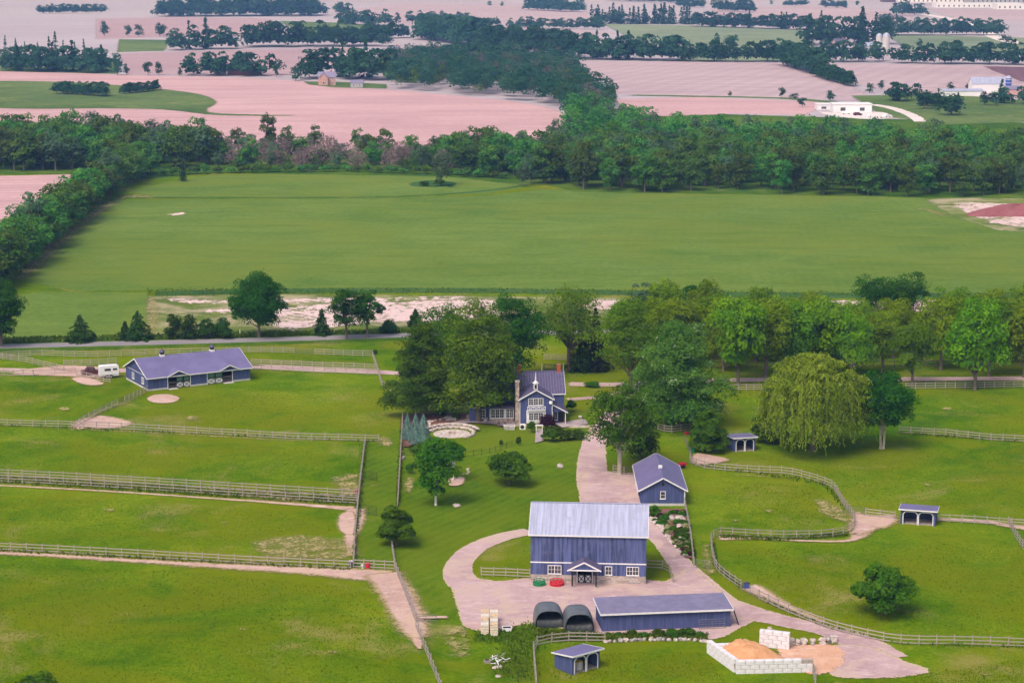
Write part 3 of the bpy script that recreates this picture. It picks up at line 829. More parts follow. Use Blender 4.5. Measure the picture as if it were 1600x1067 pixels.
# two cross gables over the stall openings
for (a,b),pk in ((o1,.285*L),(o2,.785*L)):
    w2 = 2.5; zr = HE+1.0; zb = HE-.15; back = 2.6
    g = MB(); g.slab([(pk-w2,-.75,zb),(pk,-.75,zr),(pk,back+1.4,zr),(pk-w2,-.1,zb)][::-1],.08); g.slab([(pk+w2,-.75,zb),(pk,-.75,zr),(pk,back+1.4,zr),(pk+w2,-.1,zb)],.08)
    g.build('cross_gable', M['roofslate'], rf)
    t = MB(); t.bar((pk-w2,-.79,zb-.06),(pk,-.79,zr-.06),.06,.22); t.bar((pk+w2,-.79,zb-.06),(pk,-.79,zr-.06),.06,.22); t.build('barge_board', M['white'], rf)
    MB().add([(pk-w2+.25,-.30,HE-.1),(pk+w2-.25,-.30,HE-.1),(pk,-.30,zr-.15),(pk-w2+.25,0,HE-.1),(pk+w2-.25,0,HE-.1),(pk,0,zr-.15)],[(0,1,2),(5,4,3),(0,3,4,1),(1,4,5,2),(2,5,3,0)]).build('gable_panel', M['blue'], st)
for (a,b),left in ((o1,False),(o2,True)):
    fm = MB().box(a-.12,a,-.06,.1,0,2.35).box(b,b+.12,-.06,.1,0,2.35).box(a-.3,b+.3,-.07,.1,2.36,2.5); fm.build('door_frame', M['white'], st)
    W = b-a; dw = W*.62; x0 = a+W-dw if not left else a
    xdoor(st, x0, dw, 1.15, .03, .06, 2)
    for i in range(2):
        xa = x0+dw*i/2
        d = MB().box(xa+.03,xa+dw/2-.03,.04,.08,1.28,2.3).build('door', M['black'], st)
        MB().box(xa+.15,xa+dw/2-.15,.02,.045,1.4,2.2).build('pane', M['tealglass'], d)
    xb = a if not left else a+dw
    gt_ = MB()
    for z in (.55,1.05,1.3): gt_.box(xb+.05,xb+(W-dw)-.05,.05,.09,z,z+.06)
    gt_.build('stall_gate', M['wood'], st)
    MB().box(xb-.05,xb+(W-dw)+.05,-1.1,-.02,.01,.07).build('door_sill', M['dirt'] if False else M['concrete'], st)
for t_ in (.26,.735):
    x = -.45+(L+.9)*t_
    c = MB().box(x-.45,x+.45,D/2-.45,D/2+.45,HR-.25,HR+.35).build('cupola', M['white'], st)
    MB().box(x-.36,x+.36,D/2-.36,D/2+.36,HR+.35,HR+.85).build('louvre', M['black'], c)
    MB().lathe([(.72,HR+.85),(.55,HR+1.0),(.25,HR+1.3),(.05,HR+1.6)],4,(x,D/2)).build('cupola_roof', M['roofdark'], c)
for y in (3.2, 9.0): window(st, (0,y,.95), 1.3, 1.3, -math.pi/2, 2, 2, 2)
MB().box(-.035,.0,.0,D,HE+.02,HE+.1).build('gable_trim', M['white'], st)

# ------------------------------------------------------------------ garage
loc, rz, L = frame((1001,790),(1070,790))
D, HE, HR = 15.5, 2.7, 4.6
ga = empty('garage', loc, rz, 'blue gable-ended garage with violet roof behind the great barn', 'garage')
mb = MB().prism([(0,.4),(L,.4),(L,HE),(L/2,HR),(0,HE)],0,D); mb.build('wall', M['blue'], ga)
MB().box(-.03,L+.03,-.03,D,0,.398).build('foundation', M['concrete'], ga)
battens(ga, .1, L-.1, .4, HE, 0, .4, M['blue'], top=lambda x: HE+(HR-HE)*(1-abs(x-L/2)/(L/2)))
battens(ga, .2, D-.2, .4, HE, 0, .4, M['blue'], axis='y')
rf = gable_roof(ga, 0, L, 0, D, HE, HR, 'roofslate', .4, .1, None, True, along='y')
MB().box(L/2-.3,L/2+.3,6,6.6,HR-.05,HR+.4).build('roof_vent', M['white'], rf)
window(ga, (L/2,0,1.15), .85, 1.25, cols=1, rows=2)
MB().box(L/2-.2,L/2+.2,-.05,0,3.3,3.7).build('gable_vent', M['black'], ga)
MB().box(L-.14,L+.04,-.05,.0,.42,HE).build('corner_trim', M['white'], ga)
dr = MB().box(-.06,0,6.0,9.0,.1,2.4).build('garage_door', M['white'], ga)
MB().box(-.06,0,10.0,13.0,.1,2.4).build('garage_door', M['white'], ga)
MB().box(-.25,0,2.3,2.7,1.1,1.7).build('meter_box', M['black'], ga)

# ------------------------------------------------------------------ equipment shed
loc, rz, L = frame((941,987),(1141,979))
sh = empty('equipment_shed', loc, rz, 'long blue equipment shed with ribbed grey single-pitch roof in the yard', 'shed')
D, HF, HB = 5.2, 2.45, 2.75
MB().add([(0,0,0),(L,0,0),(L,D,0),(0,D,0),(0,0,HF),(L,0,HF),(L,D,HB),(0,D,HB)],[(3,2,1,0),(4,5,6,7),(0,1,5,4),(1,2,6,5),(2,3,7,6),(3,0,4,7)]).build('wall', M['blue'], sh)
battens(sh, .08, L-.08, 0, HF-.02, 0, .36, M['blue'], w=.07)
battens(sh, .2, D-.2, 0, HF, 0, .36, M['blue'], axis='y', w=.07)
rf = MB().slab([(-.3,-.4,HF+.08),(L+.3,-.4,HF+.08),(L+.3,D+.3,HB+.12),(-.3,D+.3,HB+.12)],.1).build('roof', M['roofgrey'], sh)
sm = MB()
for i in range(1,56):
    x=-.3+(L+.6)*i/56; sm.bar((x,-.4,HF+.10),(x,D+.3,HB+.14),.11,.06)
sm.build('roof_ribs', M['roofgrey'], rf, kind='stuff')
MB().box(-.32,L+.32,-.46,-.41,HF-.12,HF+.12).build('fascia', M['white'], rf)
MB().bar((-.33,-.4,HF),(-.33,D+.3,HB+.04),.05,.2).build('barge_board', M['white'], rf)
MB().bar((L+.33,-.4,HF),(L+.33,D+.3,HB+.04),.05,.2).build('barge_board', M['white'], rf)
# gate leaning on the shed front, odds at its end
def tube_gate(name, parent_loc, rz, w, h, mat, label, cat='gate', nb=5, lean=0.0, group=None):
    e = empty(name, parent_loc, rz, label, cat, group)
    e.rotation_euler = (lean, 0, rz)
    for xs in (0,w): MB().tube([(xs,0,.0),(xs,0,h)],[.035,.035]).build('gate_stile', mat, e)
    for i in range(nb):
        z=.12+(h-.14)*i/(nb-1); MB().tube([(0,0,z),(w,0,z)],[.028,.028]).build('gate_rail', mat, e)
    f = MB(); f.tube([(w/2,0,.1),(w/2,0,h)],[.025,.025]); f.build('gate_brace', mat, e)
    return e
ca, sa = math.cos(rz), math.sin(rz)
def loc_of(l, r, x, y, z=0): return (l[0]+math.cos(r)*x-math.sin(r)*y, l[1]+math.sin(r)*x+math.cos(r)*y, z)
tube_gate('metal_gate', loc_of(loc,rz,L-4.2,-.62), rz, 3.4, 1.3, M['metal'], 'grey tubular gate leaning against the equipment shed wall', lean=-.3)
ld = empty('ladder', loc_of(loc,rz,L+.75,.4), rz, 'dark ladder leaning on the end of the equipment shed', 'ladder')
for y in (0,.45): MB().bar((.5,y,0),(-.25,y,2.3),.06,.08).build('rail', M['black'], ld)
for i in range(7):
    t=.12+.12*i; MB().bar((.5-.75*t,0,2.3*t),(.5-.75*t,.45,2.3*t),.05,.05).build('rung', M['black'], ld)

# ------------------------------------------------------------------ run-in shelters
def shelter(a, b, D, HF, HB, label, wallmat='blue'):
    loc, rz, L = frame(a, b)
    e = empty('run_in_shelter', loc, rz, label, 'shelter', 'run-in shelters in the paddocks')
    t=.12; m=.35; mid=.18; top=HF-.32
    w1=(L-2*m-mid)/2
    mb=MB(); zb=lambda y: HF+(HB-HF)*y/D
    for xa in (0,L-t): mb.add([(xa,t,0),(xa+t,t,0),(xa+t,D-t,0),(xa,D-t,0),(xa,t,zb(t)),(xa+t,t,zb(t)),(xa+t,D-t,zb(D-t)),(xa,D-t,zb(D-t))],[(3,2,1,0),(4,5,6,7),(0,1,5,4),(1,2,6,5),(2,3,7,6),(3,0,4,7)])
    mb.box(0,L,D-t,D,0,HB).box(0,m,0,t,0,HF).box(L-m,L,0,t,0,HF).box(m,L-m,0,t,top,HF).box(m+w1,m+w1+mid,0,t,0,top)
    for x0 in (m, m+w1+mid):      # chamfered arch corners
        c=.38
        mb.prism([(x0,top),(x0,top-c),(x0+c,top)],.002,t-.002); mb.prism([(x0+w1,top),(x0+w1-c,top),(x0+w1,top-c)],.002,t-.002)
    mb.build('wall', M[wallmat], e)
    battens(e, .05, D-.05, 0, HB-.05, 0, .3, M[wallmat], axis='y', top=lambda y: HF+(HB-HF)*y/D-.03)
    for x0 in (m, m+w1+mid):
        c=.38; f=MB(); x1=x0+w1; y=-.03
        for p,q in (((x0,0),(x0,top-c)),((x0,top-c),(x0+c,top)),((x0+c,top),(x1-c,top)),((x1-c,top),(x1,top-c)),((x1,top-c),(x1,0))):
            f.bar((p[0],y,p[1]),(q[0],y,q[1]),.05,.13,(0,0,1)) if p[1]!=0 and q[1]!=0 else f.box(p[0]-.065,p[0]+.065,y-.025,y+.025,0,top-c)
        f.build('arch_trim', M['white'], e)
    rf=MB().slab([(-.3,-.45,HF+.12),(L+.3,-.45,HF+.12),(L+.3,D+.25,HB+.10),(-.3,D+.25,HB+.10)],.09).build('roof', M['roofslate'], e)
    MB().box(-.33,L+.33,-.51,-.455,HF-.05,HF+.14).build('fascia', M['white'], rf)
    for x in (-.325,L+.325): MB().bar((x,-.45,HF+.05),(x,D+.25,HB+.03),.045,.17).build('barge_board', M['white'], rf)
    MB().box(t,L-t,t,D-t,.01,.05).build('shelter_floor', M['mortar'], e)
    return e, loc, rz, L
shelter((1147,706),(1180,704),4.2,2.5,2.1,'small blue shelter with two arched openings beside the willow')
shelter((1407,818),(1461,822),3.4,2.35,2.15,'blue shelter with two arches on the fence line of the right-hand paddocks')
e3,l3,r3,L3 = shelter((894,1054.5),(937,1042.5),3.4,2.45,1.9,'angled blue shelter with a water tank inside, in front of the equipment shed')
wt = empty('water_tank', loc_of(l3,r3,L3*.42,1.2,.06), r3, 'round pale water tank topped with hay inside the angled shelter', 'tank')
MB().lathe([(.62,0),(.66,.1),(.66,.95),(.62,1.0)],16).build('tank_body', M['concrete'], wt)
MB().lathe([(.64,1.0),(.5,1.12),(.25,1.2)],12).build('hay', M['yellow'], wt)

# ------------------------------------------------------------------ tarpaulin domes
def dome(u, v, w, d, h, rz, label):
    x,y=G(u,v); e=empty('fabric_garage',(x,y,0),rz,label,'storage tent','fabric garages beside the equipment shed')
    nA,nY=14,8; V=[];Fc=[]
    for j in range(nY+1):
        yy=d*j/nY; bulge=1-.16*(abs(j-nY*.45)/(nY*.55))**2.2
        for i in range(nA+1):
            a=math.pi*i/nA; ca_=math.cos(a); sa_=math.sin(a)
            X=-w/2*math.copysign(abs(ca_)**.62,ca_)*bulge**.5; Z=h*(abs(sa_)**.72)*bulge
            V.append((X,yy,Z))
    for j in range(nY):
        for i in range(nA):
            p=j*(nA+1)+i; Fc.append((p,p+nA+1,p+nA+2,p+1))
    b=len(V); V.append((0,d,.4*h))
    for i in range(nA): Fc.append((nY*(nA+1)+i,b,nY*(nA+1)+i+1))
    me=bpy.data.meshes.new('cover'); me.from_pydata(V,[],Fc); me.materials.append(M['tarp']); me.polygons.foreach_set("use_smooth",[True]*len(me.polygons)); me.update()
    link('cover',me,e)
    # front skirt and sagging flap below the mouth of the arch
    V=[];Fc=[]; n=14
    for i in range(n+1):
        x=-w/2*.86+w*.86*i/n; s_=1-(2*i/n-1)**2
        V+= [(x,-.05,0),(x,-.12-.05*math.sin(i*2.1),1.05-.10*s_),(x*.95,.7+.3*s_,1.2-.25*s_+.05*math.sin(i*3)),(x*.9,2.2+.4*s_,1.25+.35*s_)]
    for i in range(n):
        for k in range(3): p=i*4+k; Fc.append((p,p+4,p+5,p+1))
    me=bpy.data.meshes.new('front_flap'); me.from_pydata(V,[],Fc); me.materials.append(M['tarpdark']); me.polygons.foreach_set("use_smooth",[True]*len(me.polygons)); me.update()
    link('front_flap',me,e)
    hp=MB(); pts=[]; 
    bu=(1-.16*(.45/.55)**2.2)
    for i in range(nA+1):
        a=math.pi*i/nA; ca_=math.cos(a); sa_=math.sin(a); pts.append((-w/2*math.copysign(abs(ca_)**.62,ca_)*bu**.5,-.02,h*(abs(sa_)**.72)*bu))
    hp.tube(pts,[.05]*len(pts),5); hp.build('hoop',M['tarpdark'],e)
    MB().box(-w/2*.8,w/2*.8,.2,d-.2,.01,.03).build('groundsheet',M['tarpdark'],e)
dome(859,981,3.9,4.6,2.55,math.radians(4),'grey domed fabric garage on the crates side, first of the two')
dome(905.5,988.5,3.9,4.8,2.75,math.radians(4),'grey domed fabric garage hard against the equipment shed')

# crates in two files
lab=[['nearest the grass','second from the grass','third from the grass','farthest from the grass'],]
for c in range(2):
    for r in range(4):
        x,y=G(757.5+c*14.5, 991+c*1.0-.0*r); y+=r*1.75; x-=r*.02
        ord_=['nearest the tall grass','second from the tall grass','third from the tall grass','farthest from the tall grass'][r]
        e=empty('crate',(x,y,0),.02,'pale wrapped crate in the %s file, %s'%(['outer left','inner right'][c],ord_),'crate','pale crates stacked beside the fabric garages')
        p=MB()
        for k in range(3): p.box(-.5+.42*k,-.34+.42*k,-.55,.55,0,.1)
        for k in range(5): p.box(-.52,.52,-.55+.235*k,-.40+.235*k,.102,.13)
        p.build('pallet',M['wood'],e)
        hh=1.45+random.uniform(-.1,.1)
        MB().box(-.5,.5,-.52,.52,.132,hh).build('wrapped_load',M['wrap'],e)
        b=MB()
        for z in (.45,.8,1.15): b.box(-.508,.508,-.528,.528,z,z+.10)
        b.build('strapping',M['palewood'],e)
        tp=MB()
        for k in range(4): tp.box(-.5+.25*k+.01,-.5+.25*k+.24,-.51,.51,hh+.002,hh+.05)
        tp.build('lid',M['palewood'] if (r+c)%2 else M['wrap'],e)
x,y=G(792,986); e=empty('raised_planter',(x,y,0),.05,'white raised planter box with dark contents by the crates','planter')
pb=MB().box(-.6,.6,-.5,-.42,.15,.6).box(-.6,.6,.42,.5,.15,.6).box(-.6,-.52,-.42,.42,.15,.6).box(.52,.6,-.42,.42,.15,.6)
pb.build('box',M['white'],e)
for sx in (-.5,.5):
    for sy in (-.4,.4): MB().box(sx-.06,sx+.06,sy-.06,sy+.06,0,.15).build('leg',M['wood'],e)
MB().box(-.52,.52,-.42,.42,.2,.52).build('soil',M['dark'],e)

# feeder rings / tubs by the barn wall
def ring_feeder(u,v,r,mat,label):
    x,y=G(u,v); e=empty('ring_feeder',(x,y,0),0,label,'feeder','ring feeders by the barn wall')
    for z,rr in ((.06,r),(.42,r),(.75,r*.92)):
        pts=[(rr*math.cos(2*math.pi*i/18),rr*math.sin(2*math.pi*i/18),z) for i in range(19)]
        MB().tube(pts,[.06]*19,5,False).build('hoop',M[mat],e)
    for i in range(10):
        a=2*math.pi*i/10; MB().tube([(r*math.cos(a),r*math.sin(a),.06),(r*.92*math.cos(a+.2),r*.92*math.sin(a+.2),.75)],[.04,.04],5).build('bar',M[mat],e)
    MB().lathe([(r*.98,.02),(r*.98,.36),(r*.7,.40),(r*.2,.44)],16).build('basin',M[mat],e)
ring_feeder(842.5,914,.85,'greenpaint','green round feeder beside the barn wall')
ring_feeder(870,914,.98,'redpaint','red round feeder beside the barn wall')

# buckets and bins
def bucket(u,v,r,h,mat,label,lid=None):
    x,y=G(u,v); e=empty('bucket',(x,y,0),0,label,'bucket','feed buckets and barrels by the fences')
    MB().lathe([(r*.82,0),(r,h)],14).build('body',M[mat],e)
    pts=[(r*math.cos(math.pi*i/8),0,h+.5*r*math.sin(math.pi*i/8)) for i in range(9)]
    MB().tube(pts,[.02]*9,4).build('handle',M['metal'],e)
    MB().lathe([(r*1.05,h-.05),(r*1.05,h+.02)],14).build('rim',M[lid or mat],e)
bucket(548,884,.33,.75,'bluepaint','blue bucket standing at the fence corner of the bare track','white')
bucket(575,888,.38,.8,'redpaint','red bucket standing before the short fence by the bare track')
bucket(567,887,.3,.5,'white','white bucket beside the red one')
bucket(1083,707,.42,.9,'greenpaint','green barrel at the start of the curved fence')
bucket(557.5,771,.42,.6,'redpaint','red tub hung at the end of the double fence')
bucket(1166.5,920,.42,.9,'bluepaint','dark blue barrel by the gate near the barn drive','iron')
bucket(1073,679,.4,.5,'redpaint','red tub in the fence bend behind the barnyard tree')
# red cart behind the garage
x,y=G(1066,731); e=empty('handcart',(x,y,0),.4,'red handcart parked behind the garage','cart')
MB().box(-.6,.6,-.4,.4,.45,.95).build('tray',M['redpaint'],e)
for sy in (-.45,.45): MB().tube([(0,sy-.05,.35),(0,sy+.05,.35)],[.35,.35],12).build('wheel',M['tyre'],e)
MB().bar((.6,0,.6),(1.3,0,.9),.06).build('handle',M['metal'],e)

# ------------------------------------------------------------------ horse trailer and the truck before it
x,y=G(170,590); e=empty('horse_trailer',(x,y,0),math.radians(20),'white horse trailer parked at the end of the long stable','trailer'); e.scale=(.86,.86,.92)
bd=MB()
prof=[(-2.3,.55),(2.3,.55),(2.3,2.75),(2.05,2.9),(-2.05,2.9),(-2.3,2.7)]
bd.prism(prof,-1.05,1.05); bo=bd.build('body',M['white'],e)
MB().box(-1.1,.4,-1.075,-1.05,1.75,2.3).build('window',M['glass'],bo)
MB().box(.9,1.9,-1.075,-1.05,1.85,2.3).build('window',M['glass'],bo)
MB().box(-2.25,2.25,-1.07,-1.052,.75,.9).build('stripe',M['greywall'],bo)
for xx in (-.55,.45):
    for yy in (-1.08,.88):
        wh=MB().tube([(xx,yy,.38),(xx,yy+.2,.38)],[.38,.38],14).build('wheel',M['tyre'],e)
        MB().tube([(xx,yy-.02,.38),(xx,yy+.1,.38)],[.2,.2],10).build('rim',M['greywall'],wh)
MB().box(-1.1,1.0,-1.2,-1.052,.78,.86).build('mudguard',M['black'],e)
MB().bar((-2.3,0,.6),(-3.4,0,.55),.12).build('hitch',M['black'],e)
x,y=G(145,586); e=empty('pickup_truck',(x,y,0),math.radians(20),'dark maroon pickup hitched before the white horse trailer','truck')
MB().prism([(-2.4,.45),(2.4,.45),(2.4,1.05),(.6,1.1),(.3,1.75),(-1.0,1.78),(-1.5,1.15),(-2.4,1.05)],-.9,.9).build('body',M['maroon'],e)
for s_ in (-.915,.902): MB().prism([(-1.25,1.15),(.25,1.15),(.08,1.66),(-.92,1.68)],s_,s_+.013).build('side_window',M['glass'],e)
for xx in (-1.5,1.45):
    for yy in (-.95,.75): MB().tube([(xx,yy,.38),(xx,yy+.2,.38)],[.38,.38],14).build('wheel',M['tyre'],e)

# ------------------------------------------------------------------ concrete block bunker with shavings
A=Vector(G(1150,1053)); B=Vector(G(1271,1050)); Cc=Vector(G(1104,1019.5))
ux=(B-A).normalized(); rzb=math.atan2(ux.y,ux.x); Lb=(B-A).length
dd=Cc-A; Lc=dd.length; rzc=math.atan2(dd.y,dd.x)
bk=empty('block_bunker',(A.x,A.y,0),rzb,'white concrete block bunker holding orange shavings','bunker')
bs=MB().box(.012,.988,.0,.6,.012,.988)
blk=[]
for k in range(3):
    b=MB(); e_=.03; r=random.Random(k)
    x0,x1,z0,z1=.022,.978,.03,.97
    b.add([(x0,0,z0),(x1,0,z0),(x1,0,z1),(x0,0,z1),(x0,.6,z0),(x1,.6,z0),(x1,.6,z1),(x0,.6,z1),(x0+.05,-.025,z0+.06),(x1-.05,-.025,z0+.06),(x1-.05,-.025,z1-.06),(x0+.05,-.025,z1-.06)],
          [(8,9,10,11),(0,1,9,8),(1,2,10,9),(2,3,11,10),(3,0,8,11),(5,4,7,6),(3,2,6,7),(1,5,6,2),(4,0,3,7),(0,4,5,1)])
    blk.append(b.mesh('block',M['block']))
def block_wall(ox,oy,rz_,L_,rows,topfn=None):
    bw,bh=1.15,.56
    kx=[(0,L_*.5),(L_*.5,L_)]
    for a,b in kx:
        top=(rows if topfn is None else topfn((a+b)/2))*bh-.06
        c=MB().box(a+.04,b-.04,.07,.53,0,top).build('core',M['mortar'],bk,(ox,oy,0),rz_)
    for r in range(rows):
        off=(r%2)*bw/2; x=-off
        while x<L_-.05:
            a=max(x,0); b=min(x+bw,L_)
            if b-a>.25 and (topfn is None or r<topfn((a+b)/2)):
                o=link('block',random.choice(blk),bk,(ox+math.cos(rz_)*a,oy+math.sin(rz_)*a,r*bh),rz_,(b-a,1,bh))
            x+=bw
block_wall(0,0,0,Lb,4,lambda x: 3 if x<Lb*.62 else (3 if x<Lb*.8 else 2))
ra=rzc-rzb
# left wall runs from back to front corner so that its rough face looks outwards
bx,by=math.cos(ra)*Lc,math.sin(ra)*Lc
block_wall(bx,by,ra+math.pi,Lc-.62,3)
# back wall and the taller right stub
block_wall(bx+.7,by-.2,.03,3.0,2)
P1=Vector(G(1196,1004)); P2=Vector(G(1232,1016))
def tolocal(p):
    q=Vector((p[0]-A.x,p[1]-A.y)); c,s_=math.cos(-rzb),math.sin(-rzb); return (c*q.x-s_*q.y, s_*q.x+c*q.y)
p1=tolocal(G(1186,1010)); p2=tolocal(G(1233,1015.5)); an=math.atan2(p2[1]-p1[1],p2[0]-p1[0])
block_wall(p1[0],p1[1],an,math.hypot(p2[0]-p1[0],p2[1]-p1[1]),4)
# heap
def heap(name,poly,H,mat,label,cat,kind=None,seed=1,peak=None,rough=.12):
    pts=np.array(px(poly)); c=np.array(G(*peak)) if peak else pts.mean(0)
    ring=catmull(pts,True,1.0); n=len(ring); V=[];Fc=[]; r=np.random.default_rng(seed); K=9
    for k in range(K):
        t=k/K
        for i in range(n):
            p=ring[i]*(1-t)+c*t
            z=H*(math.sin(t*math.pi/2)**1.1)+ (rough*H*(r.random()-.5) if k else -.02)
            V.append((p[0]-c[0]+(r.random()-.5)*.2*(k>0),p[1]-c[1]+(r.random()-.5)*.2*(k>0),max(z,-.02)))
    V.append((0,0,H))
    for k in range(K-1):
        for i in range(n): Fc.append((k*n+i,k*n+(i+1)%n,(k+1)*n+(i+1)%n,(k+1)*n+i))
    for i in range(n): Fc.append(((K-1)*n+i,(K-1)*n+(i+1)%n,K*n))
    me=bpy.data.meshes.new(name); me.from_pydata(V,[],Fc); me.materials.append(M[mat]); me.polygons.foreach_set("use_smooth",[True]*len(me.polygons)); me.update()
    o=link(name,me,None,(c[0],c[1],0)); tag(o,label,cat,None,kind); return o
heap('shavings_pile',[(1152,1049),(1190,1049),(1222,1042),(1228,1030),(1205,1016),(1180,1009),(1145,1008),(1118,1015),(1128,1030)],1.75,'shav','orange heap of wood shavings inside the block bunker','heap',peak=(1160,1021),rough=.26)
heap('gravel_pile',[(744,1010),(760,1003),(780,1002),(794,1008),(790,1019),(770,1021),(750,1019)],.7,'drive','low heap of pink gravel in the long grass','heap',seed=3)
heap('topsoil_mound',[(1508,336),(1530,331),(1600,330),(1680,331),(1690,338),(1600,339),(1530,339)],3.4,'redheap','long dark red mound of topsoil beyond the crop field','mound',seed=4,rough=.25)
# concrete apron
ap=MB(); q=[G(1225,1032),G(1240,1026),G(1262,1040),G(1250,1046)]
# boulder rows
def boulder_row(name,pts,size,step,label,cat='stone wall',rows=1,jit=.15):
    R=straight(px(pts),False,step); e=empty(name,(R[0][0],R[0][1],0),0,label,cat)
    for r in range(rows):
        for p in R:
            s_=size*random.uniform(.8,1.25)
            link('stone',random.choice(BOUL),e,(p[0]-R[0][0]+random.uniform(-jit,jit),p[1]-R[0][1]+random.uniform(-jit,jit),r*size*.55-.03),random.uniform(0,6.28),(s_*1.35,s_*.95,s_*.75))
    return e
boulder_row('boulder_wall',[(1236,1009),(1256,1007.5),(1285,1006.5),(1303,1003)],.75,.85,'row of pale boulders running from the block bunker to the drive','stone wall',2)
boulder_row('dry_stone_wall',[(945,1003),(985,1001),(1030,1000),(1070,1000),(1103,1003)],.55,.6,'dry stone wall behind the grass in front of the equipment shed','stone wall',1)
# rock on a pallet
x,y=G(1206,991); e=empty('stone_pallet',(x,y,0),.2,'pallet of stones behind the block bunker','pallet')
p=MB()
for k in range(5): p.box(-.6,.6,-.6+.26*k,-.45+.26*k,.1,.13)
for k in range(3): p.box(-.6+.52*k,-.44+.52*k,-.6,.6,0,.098)
p.build('pallet_boards',M['wood'],e)
for i in range(9): link('stone',random.choice(BOUL),e,(random.uniform(-.4,.4),random.uniform(-.4,.4),.12+.25*(i//4)),random.uniform(0,6),(.6,.5,.36))
def rock(u,v,s_,label):
    x,y=G(u,v); o=link('boulder',BOUL[len(label)%2],None,(x,y,-.04),u,(s_*1.4,s_,s_*.7)); tag(o,label,'boulder',None); return o
rock(875,731,1.15,'single pale boulder on the lawn near the drive')
rock(713,792,.9,'pale boulder on the lawn beside the birch')
rock(1005,928,.7,'grey boulder at the barn corner') if False else None

# broken white furniture heaped in the grass
x,y=G(778,1036); e=empty('junk_pile',(x,y,0),0,'tangle of broken white chairs dumped in the long grass','junk')
r=random.Random(5)
for i in range(26):
    a=(r.uniform(-.9,.9),r.uniform(-.7,.7),r.uniform(.05,.9)); b=tuple(a[k]+r.uniform(-.7,.7) for k in range(2))+(max(.05,a[2]+r.uniform(-.5,.5)),)
    MB().bar(a,b,.10,.05).build('slat',M['white'] if i%3 else M['wood'],e)
x,y=G(761,1035); e=empty('wooden_box',(x,y,0),.3,'small grey wooden box beside the broken chairs','box')
MB().box(-.35,.35,-.3,.3,0,.4).build('box_body',M['wood'],e); MB().box(-.25,.25,-.2,.2,.402,.43).build('lid',M['black'],e)
x,y=G(777,1044); o=link('flat_stone',BOUL[1],None,(x,y,0),.3,(1.3,.9,.35)); tag(o,'flat pale stone in the grass below the broken chairs','stone')
x,y=G(778.5,1057); o=link('flat_stone',BOUL[0],None,(x,y,0),1.3,(.9,.7,.25)); tag(o,'small flat stone farthest down the mown grass','stone')

# ------------------------------------------------------------------ the farmhouse
loc, rz, L = frame((812,667),(863,666))
hs = empty('farmhouse', loc, rz, 'blue farmhouse with white gabled bay, small bell tower and dark metal roofs', 'house')
# wing facing us
WZ, WR = 5.3, 7.0
MB().prism([(0,0),(L,0),(L,WZ),(L/2,WR),(0,WZ)],0,5.5).build('wing_wall', M['blue'], hs)
MB().box(-.04,L+.04,-.05,5.4,0,.55).build('stone_base', M['stone'], hs)
battens(hs, .1, L-.1, .56, WZ, 0, .38, M['blue'], top=lambda x: WZ+(WR-WZ)*(1-abs(x-L/2)/(L/2)))
wr = gable_roof(hs, 0, L, 0, 6.6, WZ, WR, 'roofdark', .35, .1, None, True, 'wing_roof', 'y')
# main block
MB().box(0,8.9,5.5,12.0,0,5.2).build('main_wall', M['blue'], hs)
for gx in (.0,8.75):
    MB().add([(gx,5.5,5.2),(gx,12,5.2),(gx,8.75,8.6),(gx+.15,5.5,5.2),(gx+.15,12,5.2),(gx+.15,8.75,8.6)],[(0,2,1),(3,4,5),(0,1,4,3),(1,2,5,4),(2,0,3,5)]).build('main_gable', M['blue'], hs)
mr = gable_roof(hs, .0, 8.9, 5.5, 12.0, 5.2, 8.6, 'roofdark', .25, .1, .5, True, 'main_roof', 'x', 'roofslate')
for x in (.7, 8.2):
    c = MB().box(x-.32,x+.32,8.45,9.05,8.2,9.9).build('chimney', M['brick'], mr)
    MB().box(x-.38,x+.38,8.39,9.11,9.9,10.02).build('chimney_cap', M['terracotta'], c)
for x in (-.2,5.0,9.1): MB().tube([(x,8.75,8.6),(x,8.75,10.2)],[.05,.02],5).build('lightning_rod', M['white'], mr)
# bell tower
bx_=L/2; by_=.9
tw = MB().box(bx_-.36,bx_-.22,by_-.36,by_+.36,6.6,8.1).box(bx_+.22,bx_+.36,by_-.36,by_+.36,6.6,8.1).box(bx_-.22,bx_+.22,by_-.36,by_+.36,6.6,7.1).box(bx_-.22,bx_+.22,by_-.36,by_+.36,7.85,8.1).build('bell_tower', M['white'], hs)
MB().box(bx_-.2,bx_+.2,by_-.2,by_+.3,7.1,7.84).build('bell_opening_shade', M['dark'], tw)  # solid dark block painted as the shade inside the tower
MB().lathe([(.62,8.1),(.45,8.25),(.16,8.55),(.08,9.6),(.03,10.2)],4,(bx_,by_)).build('spire', M['white'], tw)
# white bay, balcony, windows
MB().box(1.25,4.85,-.22,-.002,.75,3.1).build('bay_panel', M['white'], hs)
window(hs, (3.02,-.222,1.25), 2.8, 1.5, 0, 2, 3, 3, .10)
window(hs, (3.0,0,4.05), 2.8, 1.35, 0, 2, 3, 3, .10)
bal = MB().box(1.35,4.75,-.55,-.002,3.12,3.24).build('balcony', M['white'], hs)
MB().box(1.35,4.75,-.55,-.49,3.86,3.96).build('rail', M['white'], bal)
for i in range(4):
    x=1.38+i*1.11; MB().box(x,x+.09,-.55,-.48,3.24,3.86).build('baluster', M['white'], bal)
for i in range(3):
    x0=1.47+i*1.11; x1=x0+1.02
    b=MB().bar((x0,-.52,3.28),(x1,-.52,3.84),.05,.09); b.bar((x1,-.525,3.28),(x0,-.525,3.84),.05,.09); b.build('cross_brace', M['white'], bal)
for x in (-.02,L-.10): MB().box(x,x+.12,-.05,-.002,.57,WZ-.1).build('corner_board', M['white'], hs)
